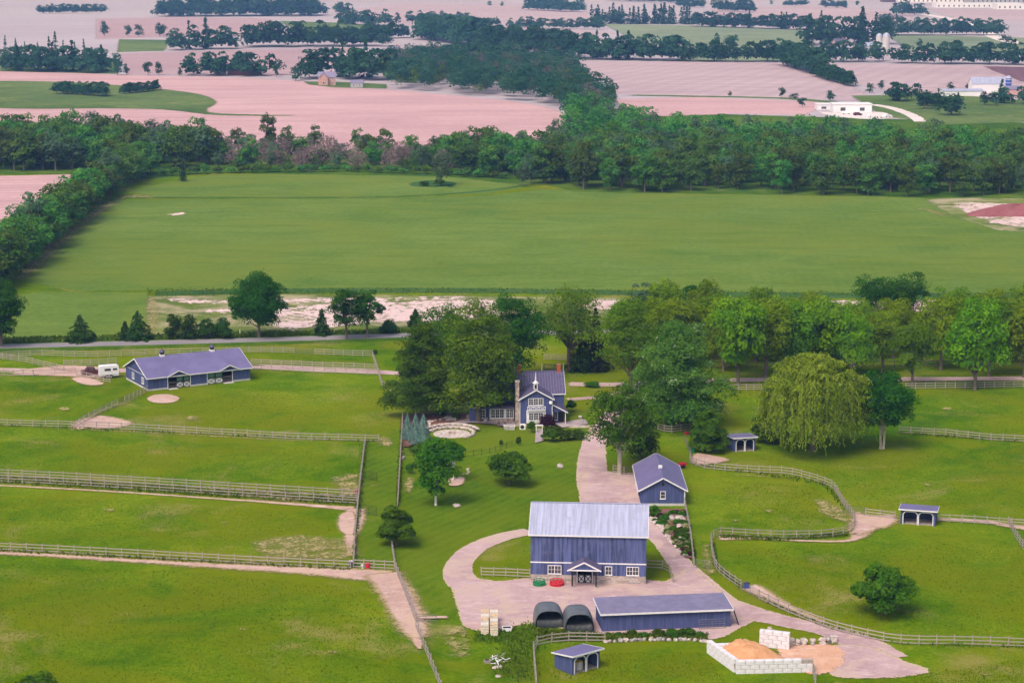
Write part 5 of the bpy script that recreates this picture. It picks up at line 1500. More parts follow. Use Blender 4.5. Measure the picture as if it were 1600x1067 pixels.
def willow(seed,H,Rw):
    r=np.random.default_rng(seed); Ps=[];Ns=[];Ss=[];Ts=[];Al=[]
    K=170; d=unit(r.normal(size=(K,3))); d[:,2]=np.where(d[:,2]<-.15,-d[:,2],d[:,2]); rr=(.62+.38*r.random((K,1))**.7)
    lump=1+.13*np.sin(np.arctan2(d[:,1],d[:,0])*3+1.0)
    C=np.column_stack([d[:,0]*Rw*.84*lump,d[:,1]*Rw*.84*lump,H*.42+d[:,2]*H*.53])*np.column_stack([rr,rr,np.ones((K,1))])
    C[:,2]=np.clip(C[:,2],H*.28,H*.97)
    for k in range(K):
        c=C[k]; tn=r.random()*.6; out=np.array([c[0],c[1],0]); out/=np.linalg.norm(out)+1e-6
        m=95; cr=1.15+.7*r.random()
        dd=unit(r.normal(size=(m,3))); dd[:,2]=np.abs(dd[:,2])-.15; P=c+dd*np.array([1,1,.75])*cr*(.5+.5*r.random((m,1)))
        Ps.append(P);Ns.append(dd+np.array([0,0,.5])+r.normal(size=(m,3))*.45);Ss.append(np.full(m,.62));Ts.append(np.clip(tn+.45*r.random(m),0,1));Al.append(np.column_stack([dd[:,0]*.8,dd[:,1]*.8,np.full(m,-1.0)])+r.normal(size=(m,3))*.3)
        for s_ in range(7):
            o=c+np.array([r.normal()*.9,r.normal()*.9,0])+out*r.random()*.9; Ln=(o[2]-.8)*(.12+.72*r.random()**1.3); q=int(Ln/.27)+2
            zt=np.linspace(0,1,q); sway=r.normal(size=2)*.4
            P=np.column_stack([o[0]+out[0]*.9*np.sqrt(zt)+sway[0]*zt,o[1]+out[1]*.9*np.sqrt(zt)+sway[1]*zt,o[2]-Ln*zt])+r.normal(size=(q,3))*.12
            Ps.append(P);Ns.append(np.tile(out,(q,1))+r.normal(size=(q,3))*.6+np.array([0,0,.3]));Ss.append(np.full(q,.56));Ts.append(np.clip(tn+.1+.4*r.random(q)-.12*zt,0,1));Al.append(np.tile([0.05,0,-1.0],(q,1))+r.normal(size=(q,3))*.25)
    P=np.vstack(Ps)
    C2=C[r.choice(K,26,replace=False)]
    return assemble(P,np.vstack(Ns),np.concatenate(Ss),np.concatenate(Ts),r,.42,np.vstack(Al)),limb_geo(C2,H,H*.22,.55,r,18)

def twiggy(seed,H,Rw,n=420):
    r=np.random.default_rng(seed); a=r.random(n)*6.283; q=r.random(n)**.5; t=.2+.8*r.random(n)
    R=Rw*q*np.sqrt(np.clip(1-(t-.45)**2*2.4,.05,1))
    P=np.column_stack([np.cos(a)*R,np.sin(a)*R,t*H]); N=r.normal(size=(n,3)); al=np.column_stack([np.cos(a)*.6,np.sin(a)*.6,np.full(n,1.1)])+r.normal(size=(n,3))*.3
    mb=MB().tube([(0,0,-.1),(0,0,H*.5),(.1,0,H*.8)],[H*.02,H*.014,.04],5)
    return assemble(P,N,.95*(.6+.8*r.random(n)),r.random(n),r,.28,al),mb

def low_tree(seed,H,Rw,K=15,per=26,leaf=1.15,shape='round',z0=.08):
    return broadleaf(seed,H,Rw,shape,z0,K,per,leaf,cr=Rw*.42,nl=4,outer=.4)

def meshes(geo,leafmat_,barkmat='bark'):
    (V,Fq,ti),mb=geo
    return np_mesh('crown',V,Fq,[M[leafmat_]],attr={'tint':ti}), mb.mesh('trunk',M[barkmat])

def one_mesh(geo,leafmat_,barkmat='bark'):
    """crown and trunk in one mesh, for trees too far off to show their parts"""
    (V,Fq,ti),mb=geo
    tv=np.array(mb.v); q=[f for f in mb.f if len(f)==4]
    VV=np.vstack([V,tv]); FF=np.vstack([Fq,np.array(q)+len(V)]); fm=np.concatenate([np.zeros(len(Fq)),np.ones(len(q))])
    return np_mesh('tree',VV,FF,[M[leafmat_],M[barkmat]],fm,{'tint':np.concatenate([ti,np.zeros(len(tv))])})

def size_at(u,v,h,w):
    s_=S(u,v); return h/s_/.975, w/s_
def place(name,u,v,geo_or_meshes,leaf,label,cat='tree',bark='bark',group=None,rz=0.0,scale=None):
    x,y=G(u,v); e=empty(name,(x,y,0),rz,label,cat,group)
    cm,tm=geo_or_meshes if isinstance(geo_or_meshes[0],bpy.types.Mesh) else meshes(geo_or_meshes,leaf,bark)
    if scale: e.scale=scale
    link('crown',cm,e); link('trunk',tm,e)
    return e
def bl(name,u,v,h,w,lfm,label,seed,shape='round',bark='bark',cat='tree',group=None,**kw):
    H,W=size_at(u,v,h*1.03,w*1.13); Rw=W/2
    den=kw.pop('den',1.0)
    kw.setdefault('leaf',.48)
    K=int(kw.pop('K',max(28,min(110,Rw*Rw*2.4)))*1.12)
    per=int(kw.pop('per',110)*den*1.2)
    return place(name,u,v,broadleaf(seed,H,Rw,shape,K=K,per=per,**kw),lfm,label,cat,bark,group)
def cf(name,u,v,h,w,lfm,label,seed,cat='tree',group=None,**kw):
    H,W=size_at(u,v,h,w); return place(name,u,v,conifer(seed,H,W/2,**kw),lfm,label,cat,'bark',group)
def cb(name,u,v,h,w,lfm,label,seed,cat='tree',group=None,**kw):
    H,W=size_at(u,v,h,w); return place(name,u,v,column_bush(seed,H,W/2,**kw),lfm,label,cat,'bark',group)

# --- the near trees, one by one
bl('maple_tree',405,527,103,90,'darkmaple','large round dark maple by the road right of the stable',1,'oval',z0=.08,per=140)
bl('roadside_tree',541,530,82,56,'darkmaple','dark gappy tree on the road, the one with the thick trunk',2,'oval',z0=.16,K=38,per=100)
bl('roadside_tree',574,528,80,50,'darkmaple','dark gappy tree leaning beside the thick-trunked one',3,'oval',z0=.14,K=34,per=100)
bl('maple_tree',3,541,104,72,'darkmaple','dark maple cut by the left picture edge at the road',4,'oval',z0=.06,per=130)
G4='conifers along the road'
for i,(u,v,h,w,lab) in enumerate([(126,534,40,38,'lone bushy conifer standing left of the stable trees'),(196,531,27,24,'small conifer touching a taller one behind the stable'),(216,531,42,38,'taller conifer behind the stable roof'),(503,524,40,24,'slim conifer between the round maple and the gappy trees'),(649,512,27,26,'small cone-shaped conifer before the great pine')]):
    cf('conifer',u,v,h*1.05,w*1.15,'cedar',lab,20+i,group=G4,tiers=13,per=34,leaf=.6,K=10,jag=.6,power=.75,z0=.0)
for i,(u,v,h,w,lab) in enumerate([(272,529,42,36,'first broad cedar of the clump behind the stable, tallest'),(297,529,40,34,'second broad cedar of the clump behind the stable'),(323,529,34,36,'third broad cedar of the clump behind the stable'),(348,529,33,34,'last broad cedar of the clump beside the round maple'),(608,521,22,30,'round clipped cedar by the road')]):
    bl('cedar_bush',u,v,h,w,'cedar',lab,30+i,'spire',group='cedars by the road',z0=.0,K=26,per=80,leaf=.42,cr=1.0)
bl('pine_tree',660,653,158,118,'pine','great dark pine beside the house garden',40,'spire',z0=.02,K=150,per=125,leaf=.55,flat=.5,aspect=.45,cr=1.9)
bl('larch_tree',748,660,198,128,'larch','tall olive-green feathery tree over the house patio',41,'mound',z0=.09,K=160,per=135,leaf=.54,aspect=.5,cr=2.2)
bl('maple_tree',806,594,140,96,'darkmaple','dark green maple rising behind the farmhouse roof',42,'oval',z0=.05,per=130,K=90)
bl('maple_tree',700,585,112,92,'maple','green tree filling the gap behind the great pine',142,'round',z0=.05,per=110,K=60)
bl('shade_tree',889,580,138,124,'lightgreen','spreading light green tree with a leaning pale trunk behind the house',43,'mound',z0=.30,K=70,per=90,rt=.5,nl=18)
cf('spruce_tree',930,578,98,60,'purplepine','dark purple-brown spruce behind the house',44,tiers=16,per=46,leaf=.62,K=11)
cf('spruce_tree',908,580,76,46,'cedar','dark green spruce beside the purple-brown one',45,tiers=14,per=40,leaf=.62,K=10)
bl('silver_maple',1062,664,172,166,'silver','huge silver-leaved maple between the drive and the paddocks',46,'mound',z0=.02,K=125,per=160,leaf=.5,cr=2.2)
bl('maple_tree',985,614,152,112,'lightgreen','tall light green tree left of the silver maple',47,'oval',z0=.10,K=90,per=105)
bl('barnyard_tree',968,741,152,122,'maple','half-bare barnyard tree with pale forked limbs',48,'round','palebark',z0=.16,K=56,per=110,nl=16,rt=.40,cr=1.9)
bl('barnyard_tree',1000,716,66,72,'shrub','low leafy tree at the foot of the half-bare barnyard tree',148,'mound',z0=.05,K=24,per=110)
bl('round_tree',1106,706,70,64,'maple','small round tree beside the arched shelter',49,'mound',z0=.04,per=140)
H,W=size_at(1272,706,153,192); place('willow_tree',1270,704,willow(50,H,W/2),'willow','large weeping willow in the right paddock')
bl('linden_tree',1378,701,120,96,'darkmaple','dark linden with two pale trunks beside the willow',51,'round','palebark',z0=.22,per=140,multi=2,rt=.22)
bl('bush_tree',1205,690,58,64,'pine','dark bushy undergrowth tree at the left foot of the willow',52,'mound',z0=.02,per=120)
bl('apple_tree',795,758,55,78,'maple','low rounded apple tree on the lawn',53,'mound',z0=.16,per=150,K=32)
bl('birch_tree',681,790,108,70,'maple','white-trunked birch on the lawn',54,'oval','birchbark',z0=.08,K=64,per=115,nl=6,rt=.2,cr=1.5)
bl('birch_tree',708,752,66,40,'maple','smaller birch stem behind the white-trunked birch',55,'oval','birchbark',z0=.25,K=18,per=90,rt=.14)
bl('apple_tree',619,853,63,66,'maple','dark round tree on the fence of the grass lane',56,'mound',z0=.12,per=170,K=30)
bl('apple_tree',1381,960,82,98,'maple','lone dark tree in the lowest right paddock',57,'mound',z0=.12,per=180,K=36)
bl('apple_tree',58,1092,46,72,'maple','tree top peeping over the bottom picture edge',58,'mound',z0=.06,per=120,K=24)
for i,(u,v,h,w) in enumerate([(637,688,42,22),(650,694,48,26),(662,697,50,28)]):
    cb('blue_spruce',u,v,h,w,'bluespruce',['smallest blue spruce, nearest the fence','middle blue spruce of the three','tallest blue spruce, nearest the fire pit'][i],60+i,n=1900,leaf=.30,group='blue spruces by the fire pit',power=.85,bulge=.1)
bl('purple_shrub',856,672,24,30,'purpleshrub','dark purple shrub at the house corner',65,'round',z0=.0,K=20,per=70,leaf=.3,cat='shrub')

# --- avenue of light trees behind the drive
AV=[meshes(broadleaf(100+i,13.5,6.6,['vase','round','mound','dome'][i%4],z0=.13,K=74,per=115,leaf=.55,nl=18,rt=.34,cr=1.8),['locust','yellowgreen','locust','lightgreen'][i]) for i in range(4)]
AV2=[meshes(broadleaf(110+i,13.0,6.0,['round','vase'][i%2],z0=.13,K=70,per=115,leaf=.55,nl=16,rt=.32,cr=1.9),'lightgreen') for i in range(2)]
AVP=[(1012,584,118,96,0),(1070,566,112,100,0),(1118,560,104,96,4),(1153,602,138,118,0),(1196,590,120,100,1),(1240,586,118,104,5),(1285,582,116,104,0),(1330,588,112,100,2),(1378,583,98,78,0),(1425,603,116,104,4),(1470,578,112,100,1),(1523,609,150,134,2),(1500,560,112,110,3),(1560,566,118,112,0),(1600,590,128,112,1),(1008,560,112,60,4),(1050,548,96,90,1),(1160,548,92,92,2),(1225,552,86,92,0),(1300,552,76,86,3),(1340,556,84,80,0),(1545,545,100,104,1),(1600,548,104,100,2),(1440,552,70,70,5),(975,560,92,80,4),(1100,530,86,90,2),(1190,528,80,84,0),(1262,530,78,80,1),(1130,580,118,100,1),(1260,560,104,100,2),(1180,566,110,104,3),(1490,540,96,96,0),(1620,566,116,110,3),(1395,560,84,84,1),(1545,588,126,100,5),(1320,566,100,92,1),(1040,520,76,70,0)]
AVL={1153:'avenue tree with a dark trunk between the silver maple and the willow',1425:'avenue tree whose trunk forks low right of the linden',1523:'largest avenue tree with a wide forked trunk on the right-hand fence',1600:'avenue tree cut by the right picture edge',1378:'slim avenue tree above the linden crown'}
for i,(u,v,h,w,k) in enumerate(AVP):
    fh=random.uniform(.82,1.18) if v<570 else random.uniform(.95,1.08)
    H,W=size_at(u,v,h*fh,w*random.uniform(.82,1.0)); m=AV[k] if k<4 else AV2[k-4]
    place('avenue_tree',u,v,m,None,AVL.get(u,'light yellow-green tree in the broad grove lining the drive behind the willow'),'tree','bark','avenue trees along the drive',random.uniform(0,6.28),(W/13.2,W/13.2,H/13.5))
bl('maple_tree',1368,506,76,86,'darkmaple','dark maple pair behind the avenue, broader left one',70,'round',z0=.08,K=40,per=110)
bl('maple_tree',1418,508,88,72,'darkmaple','dark maple pair behind the avenue, taller right one',71,'oval',z0=.08,K=40,per=110)
bl('maple_tree',1087,500,62,48,'darkmaple','small round dark crown peeping above the avenue',72,'round',z0=.1,K=24,per=100)
bl('roadside_tree',1002,500,58,44,'forestgrey','wispy grey-green tree peeping above the avenue',73,'vase',z0=.2,K=22,per=80)
bl('roadside_tree',1484,520,78,60,'lightgreen','mid-green tree right of the dark maple pair',74,'round',z0=.1,K=26,per=90)

# --- shrubs of the garden
SH=[one_mesh(broadleaf(200+i,1.0,.62,'dome',.0,14,46,.24,cr=.3,nl=2),'shrub') for i in range(4)]
SHP=[one_mesh(broadleaf(210,1.0,.6,'dome',.0,12,40,.22,cr=.3,nl=2),'purpleshrub'),one_mesh(broadleaf(211,1.0,.6,'dome',.0,12,40,.2,cr=.3,nl=2),'flower')]
def shrub(u,v,w,h,label,group,m=None,name='shrub'):
    x,y=G(u,v); s_=S(u,v); o=link(name,m or random.choice(SH),None,(x,y,0),random.uniform(0,6.28),(w/s_/1.3,w/s_/1.3,h/s_)); tag(o,label,'shrub',group); return o
gs='shrubs around the farmhouse'
for (u,v,w,h,lab) in [(830,676,16,20,'upright shrub before the white house bay'),(810,696,10,16,'small shrub on the iron fence nearest the white bay'),(783,698,8,12,'small shrub on the iron fence farther from the bay'),(862,690,34,22,'broadest dark shrub of the bed before the porch'),(885,688,30,18,'middle dark shrub of the bed before the porch'),(905,686,26,17,'end shrub of the bed nearest the drive'),(872,676,20,12,'dark shrub behind the bed by the purple one'),(893,643,18,20,'light green bush beside the house porch'),(745,648,24,14,'shrub in the boulder planter below the sunroom'),(690,650,22,14,'low shrub under the great pine by the steps'),(660,706,44,16,'spreading green shrub below the blue spruces'),(640,740,16,18,'loose shrub on the garden side of the lane fence'),(648,732,10,12,'small shrub beside the loose one at the lane fence'),(925,604,30,8,'low round bed of shrubs on the house drive'),(712,655,18,10,'low shrub above the fire pit'),(585,553,12,8,'shrub at the corner of the roadside fence')]:
    shrub(u,v,w,h,lab,gs)
# rock garden
rg='plants of the rock garden by the garage'
poly=[(1013,797),(1068,797),(1078,850),(1082,872)]
sheet('garden_bed',[(1008,798),(1070,797),(1077,830),(1083,875),(1070,872),(1045,838),(1022,812)],'mulch',.3,.8,False)
r=random.Random(11)
for i in range(96):
    t=r.random()**.8; v=799+72*t; ul=1010+64*max(0,(t*72-6)/66)**.9; ur=1068+13*t; u=ul+(ur-ul)*r.random()
    k=r.random(); m=SHP[0] if k<.16 else (SHP[1] if k<.3 else None)
    shrub(u,v,r.uniform(11,22),r.uniform(6,11),'leafy plant among the stones of the rock garden' if m is None else ('purple-leaved plant among the stones of the rock garden' if m is SHP[0] else 'cream-flowering plant among the stones of the rock garden'),rg,m,'garden_plant')
for i in range(34):
    t=i/34; u=1008+64*t**.95; v=800+72*t
    x,y=G(u+r.uniform(-2,2),v+r.uniform(-1,1)); s_=r.uniform(.6,1.05); o=link('edging_stone',BOUL[r.choice([0,1,4])],None,(x,y,-.03),r.uniform(0,6),(s_*1.3,s_,s_*.6)); tag(o,'pale stone edging the rock garden along the drive','stone','edging stones of the rock garden')
for i in range(16):
    t=r.random(); v=808+50*t; ul=1024+45*t; u=ul+(1074-ul)*r.random()
    x,y=G(u,v); s_=r.uniform(.6,1.2); o=link('garden_stone',BOUL[r.choice([0,1,3])],None,(x,y,-.03),r.uniform(0,6),(s_*1.3,s_,s_*.7)); tag(o,'pale stone set inside the rock garden among its plants','stone','inner stones of the rock garden')
# shed-front shrubbery
for i,(u,w,h) in enumerate([(965,16,7),(988,22,9),(1006,20,8),(1030,26,11),(1052,28,13),(1075,30,14),(1094,22,9),(950,13,6)]):
    shrub(u,991+r.uniform(0,4),w,h,'leafy bush in the overgrown strip before the equipment shed','bushes before the equipment shed')

# tall grass patches
def tuft_field(name,poly,n,hh,label,mat='tallgrass',seed=0,soft=.12):
    P=np.array(px(poly)); r=np.random.default_rng(seed); mn,mx=P.min(0),P.max(0)
    Q=mn+(mx-mn)*r.random((n*3,2)); ins=np.zeros(len(Q),bool); j=len(P)-1
    for i in range(len(P)):
        c=((P[i,1]>Q[:,1])!=(P[j,1]>Q[:,1]))&(Q[:,0]<(P[j,0]-P[i,0])*(Q[:,1]-P[i,1])/(P[j,1]-P[i,1]+1e-9)+P[i,0]); ins^=c; j=i
    Q=Q[ins][:n]; n=len(Q); Q=Q+r.normal(size=(n,2))*soft
    h=hh*(.5+r.random(n)); N=np.column_stack([r.normal(size=(n,2)),np.full(n,.6)])
    V=leaf_geo(np.column_stack([Q,h*.5]),N,h*1.2,r,.45,np.column_stack([r.normal(size=(n,2))*.4,np.ones(n)]))
    o=link(name,np_mesh(name,V,np.arange(n*4).reshape(n,4),[M[mat]],attr={'tint':np.repeat(r.random(n),4)})); tag(o,label,'grass',None,'stuff'); return o
tuft_field('tall_grass',[(800,982),(835,972),(860,990),(830,1012),(832,1060),(800,1062),(770,1050),(790,1010)],2200,.30,'tall unmown grass between the crates and the angled shelter',seed=1,soft=.8)
tuft_field('tall_grass',[(745,988),(800,985),(800,1003),(742,1003)],700,.34,'tall grass behind the gravel heap',seed=2,soft=.6)
tuft_field('tall_grass',[(835,984),(950,992),(1105,992),(1105,1000),(945,1001),(840,1000)],2600,.38,'tall weeds along the foot of the fabric garages and shed',seed=3)
tuft_field('tall_grass',[(230,452),(700,451),(1640,459),(1640,465),(700,459),(230,462)],3000,.4,'tall green strip along the lower edge of the crop field',seed=4)
tuft_field('tall_grass',[(-10,531),(300,524),(640,516),(640,520),(300,530),(-10,537)],5000,.7,'rank grass along the far side of the road',seed=5)
# grass growing up along fence feet
for k,(pl_,n_) in enumerate([([(-8,667),(592,692),(592,690),(-8,664)],1500),([(-8,755),(558,791),(558,777),(-8,744)],4200),([(-8,863),(548,892),(548,887),(-8,859)],1700),([(549,887),(568,690),(573,690),(555,887)],1500),([(619,792),(627,655),(631,655),(624,792)],1500),([(1186,938),(1290,982),(1407,1008),(1660,1015),(1660,1012),(1407,1005),(1290,978),(1188,934)],2200),([(1110,850),(1118,885),(1158,922),(1162,920),(1122,884),(1114,848)],900),([(1125,842),(1230,846),(1325,838),(1325,833),(1230,841),(1125,837)],1000),([(1084,729),(1180,742),(1285,759),(1320,800),(1324,797),(1290,754),(1180,738),(1086,725)],1300),([(1405,679),(1660,696),(1660,693),(1405,676)],900)]):
    tuft_field('fence_grass',pl_,n_,.42,'longer grass growing along the foot of the paddock fences',seed=20+k)

# tufts of the grazed paddocks
for k,(pl_,n_) in enumerate([([(-10,690),(300,695),(560,705),(556,742),(300,752),(-10,738)],5500),([(-10,775),(300,790),(520,806),(530,850),(300,866),(-10,850)],6000),([(-10,880),(300,895),(560,918),(620,990),(660,1080),(-10,1080)],15000),([(-10,600),(110,602),(110,655),(-10,655)],1800),([(250,640),(400,605),(600,620),(620,680),(420,675),(220,655)],4500),([(1130,752),(1270,760),(1310,800),(1300,830),(1130,830)],3500),([(1130,860),(1330,850),(1600,850),(1600,990),(1400,995),(1200,925)],9000),([(1180,715),(1600,700),(1600,800),(1340,795),(1300,750)],6000),([(1420,615),(1600,612),(1600,680),(1420,672)],2200),([(1300,1070),(1460,1050),(1600,1030),(1600,1070)],1500),([(850,1020),(1100,1020),(1140,1065),(960,1065),(840,1060)],2600)]):
    tuft_field('pasture_tufts',pl_,n_,.17,'grazed tufts of pasture grass in the paddocks','pasturetuft',60+k)

# ------------------------------------------------------------------ hedgerow left of the crop
ORD=['first','second','third','fourth','fifth','sixth','seventh','eighth','ninth','tenth','eleventh','twelfth','thirteenth','fourteenth','fifteenth','sixteenth','seventeenth','eighteenth','nineteenth','twentieth']
def rank(us):
    o=sorted(range(len(us)),key=lambda i:us[i]); r=[0]*len(us)
    for k,i in enumerate(o): r[i]=k
    return r
def inside(P,Q):
    ins=np.zeros(len(Q),bool); j=len(P)-1
    for i in range(len(P)):
        c=((P[i,1]>Q[:,1])!=(P[j,1]>Q[:,1]))&(Q[:,0]<(P[j,0]-P[i,0])*(Q[:,1]-P[i,1])/(P[j,1]-P[i,1]+1e-9)+P[i,0]); ins^=c; j=i
    return ins
FT=[one_mesh(broadleaf(300+i,14,6.0,['round','oval','dome','round','oval','dome'][i],.02,30,60,.92,cr=1.9,nl=6,outer=.4),'forest') for i in range(6)]
FTG=[one_mesh(broadleaf(310+i,14,5.5,['round','vase'][i],.10,22,46,.95,cr=1.9,nl=8,outer=.45),'forestgrey') for i in range(2)]
DT=[meshes(twiggy(320+i,9,4.0,520),'deadtwig') for i in range(3)]
CT=[one_mesh(conifer(330+i,14,3.4,tiers=12,per=18,leaf=1.1,K=7),'fardark') for i in range(2)]
def inst(name,me,x,y,H,W,label,group,H0=14.0,W0=12.0,cat='tree'):
    o=link(name,me,None,(x,y,0),random.uniform(0,6.28),(W/W0,W/W0,H/H0)); tag(o,label,cat,group); return o
hg='hedgerow trees along the left edge of the crop field'
hr=np.random.default_rng(3)
line=straight(px([(-12,466),(20,440),(62,404),(110,360),(150,326),(185,300),(215,284),(240,272)]),False,6.5)
for i,p in enumerate(line):
    for k in range(2):
        H=hr.uniform(9.5,15.5); W=H*hr.uniform(.8,1.05)
        q=p+np.array([-2.0-4.5*k+hr.normal()*.8,hr.normal()*1.5])
        inst('hedgerow_tree',FT[hr.integers(6)],q[0],q[1],H,W,'leafy tree in the dense hedgerow left of the crop field',hg)
x,y=G(48,392); inst('hedgerow_tree',FTG[1],x,y,19,15,'tall grey-green tree sticking out of the hedgerow','lone hedgerow tree')
x,y=G(172,300); inst('hedgerow_tree',FTG[0],x,y,17,12,'grey-leaved tree at the far end of the hedgerow','lone hedgerow tree at its far end')
x,y=G(-4,428); inst('hedgerow_tree',FT[0],x-6,y,14,11,'green tree at the picture edge behind the hedgerow','lone tree behind the hedgerow')
# field trees
x,y=G(690,290); inst('field_tree',FTG[0],x,y,13,10,'lone airy tree on a grassy islet in the crop',None)
for i,(u,v,w,h,lab) in enumerate([(664,291,17,9,'round bush left of the islet tree'),(687,291,22,12,'bush at the foot of the islet tree'),(703,292,14,7,'low bush right of the islet tree')]): shrub(u,v,w,h,lab,'bushes on the crop islet',None,'bush')
x,y=G(286,284); inst('field_tree',CT[0],x,y,12,6,'narrow tree at the left rim of the far crop field',None)
x,y=G(817,292); inst('field_tree',FTG[1],x,y,10,7,'pale bushy tree in front of the wood corner',None)

# ------------------------------------------------------------------ back treeline and the wood
bg_='trees of the line behind the crop field'
def band(name,poly,spacing,Hr,label,group,pool,seed,wk=(.75,1.0),store=None):
    P=np.array(px(poly)); r_=np.random.default_rng(seed); mn,mx=P.min(0),P.max(0); pts=[]
    gx=np.arange(mn[0],mx[0],spacing); gy=np.arange(mn[1],mx[1],spacing)
    X,Y=np.meshgrid(gx,gy); Q=np.column_stack([X.ravel(),Y.ravel()])+r_.normal(size=(X.size,2))*spacing*.28
    Q=Q[inside(P,Q)]
    return Q,r_
LB='leafy tree in the mixed tree line behind the crop field'
# left wood behind the pink field
Q,r_=band('t',[(-15,268),(140,268),(230,266),(330,264),(330,250),(200,236),(100,234),(-15,236)],8.6,None,None,None,None,5)
for p in Q: H=r_.uniform(12,20); inst('line_tree',(FT+FTG)[r_.integers(8)],p[0],p[1],H,H*r_.uniform(.7,.95),LB,bg_)
Q,r_=band('t',[(330,268),(560,268),(700,272),(800,282),(880,291),(890,262),(760,250),(560,246),(330,248)],8.6,None,None,None,None,6)
for p in Q:
    k=r_.random(); u_=800+p[0]/p[1]*F
    if k<(.45 if 350<u_<640 else .04):
        e=empty('bare_tree',(p[0],p[1],0),r_.random()*6.28,'pinkish leafless tree in the line behind the crop field','tree','leafless trees behind the crop field'); sx=r_.uniform(.85,1.3); e.scale=(sx,sx,r_.uniform(.75,1.2)); dm=DT[r_.integers(3)]; link('crown',dm[0],e); link('trunk',dm[1],e)
    else: H=r_.uniform(6,13) if u_<700 else r_.uniform(11,18); inst('line_tree',(FT+FTG)[r_.integers(8)],p[0],p[1],H,H*r_.uniform(.7,.95),LB,bg_)
TALL=[(392,266,52,42),(420,236,62,36),(372,240,44,26),(448,236,42,24),(492,240,46,30),(340,244,40,62),(560,240,40,28),(602,244,46,32),(640,246,38,26),(680,250,36,34),(728,252,40,34),(812,252,48,36),(865,240,54,28),(790,262,44,40),(750,272,50,44),(862,286,66,60),(828,288,52,36)]
rk=rank([q[0] for q in TALL])
for i,(u,v,h,w) in enumerate(TALL):
    x,y=G(u,v); H,W=size_at(u,v,h,w); inst('line_tree',FT[i%6] if i not in (5,12,16) else FTG[i%2],x,y,H,W,'tall tree standing out of the line behind the crop, %s from the left'%ORD[rk[i]],'tall trees of the line behind the crop field')
# hem of low bushes along the crop
LBU=[one_mesh(broadleaf(340+i,3.5,3.0,'dome',.0,10,34,.8,cr=1.2,nl=2),'forest') for i in range(2)]
V0=[]
for p in straight(px([(255,276),(340,271.5),(560,269.5),(700,275),(790,281)]),False,4.5):
    o=link('hem_bush',LBU[random.randrange(2)],None,(p[0]+random.uniform(-1,1),p[1]+random.uniform(1,4),0),random.uniform(0,6.28),(1,1,random.uniform(.7,1.3))); tag(o,'low bush in the hem between crop and tree line','shrub','bushes hemming the crop field')

# the big wood: nearest trees one by one, the rest as one mass
Q,r_=band('t',[(884,297),(960,300),(1250,304),(1440,308),(1640,310),(1690,246),(1600,244),(1450,240),(1380,234),(1300,230),(1200,226),(1100,226),(1030,220),(975,200),(930,184),(900,176),(888,190),(890,220),(870,250)],9.6,None,None,None,None,9)
order=np.argsort(Q[:,1]); Q=Q[order]
near=Q[:250]; rest=Q[250:]
for i,p in enumerate(near):
    H=r_.uniform(10,19); me=FTG[r_.integers(2)] if r_.random()<.16 else FT[r_.integers(6)]
    inst('woodland_tree',me,p[0],p[1],H,min(H*r_.uniform(.65,.95),13),'green tree within the dense dark wood beyond the crop field, right half','trees of the dark wood beyond the crop')
LT=[low_tree(400+i,14,6.2,shape=['round','oval','dome'][i%3]) for i in range(5)]
def mass(name,Q,Hr,label,mat,seed,wk=(.7,.95),zs=1.0,twig=0.0,lib=LT,H0=14,R0=6.2,tv=.62):
    r_=np.random.default_rng(seed); Vs=[];Ts=[]
    for p in Q:
        (V,Fq,ti),_=lib[r_.integers(len(lib))]; H=r_.uniform(*Hr); W=H*r_.uniform(*wk); a=r_.random()*6.28; c,s_=math.cos(a),math.sin(a)
        X=np.column_stack([(V[:,0]*c-V[:,1]*s_)*W/2/R0+p[0],(V[:,0]*s_+V[:,1]*c)*W/2/R0+p[1],V[:,2]*H/H0]); Vs.append(X); Ts.append(np.clip(ti*.6+(r_.random()-.3)*tv,0,1))
    V=np.vstack(Vs); o=link(name,np_mesh(name,V,np.arange(len(V)).reshape(-1,4),[M[mat]],attr={'tint':np.concatenate(Ts)})); tag(o,label,'wood',None,'stuff'); return o
kk=r_.random(len(rest))
mass('woodland',rest[kk<.62],(10,19),'deeper part of the dense wood beyond the crop field','forest',1)
mass('woodland',rest[(kk>=.62)&(kk<.82)],(10,19),'greyer trees in the deeper part of the dense wood','forestgrey',11)
mass('woodland',rest[kk>=.82],(9,16),'yellower trees in the deeper part of the dense wood','lightgreen',12)
# wooded valley behind the pink field
Q,_=band('t',[(606,139),(618,100),(700,92),(800,96),(880,104),(902,128),(945,158),(960,172),(908,196),(892,190),(872,171),(800,157),(700,147)],12,None,None,None,None,12)
m1=_.random(len(Q))<.12
Qv=Q[~m1]; kv=_.random(len(Qv))<.80
mass('valley_wood',Qv[kv],(11,20),'wooded valley winding behind the large pink field','fardark',2,(.85,1.15))
mass('valley_wood',Qv[~kv],(9,18),'brighter trees of the wooded valley','forest',22)
TW=[twiggy(350+i,9,4.0,160) for i in range(2)]
mass('bare_valley_trees',Q[m1],(12,18),'greyish bare trees mixed into the wooded valley','deadtwig',3,(.6,.8),lib=TW,H0=9,R0=4.0)
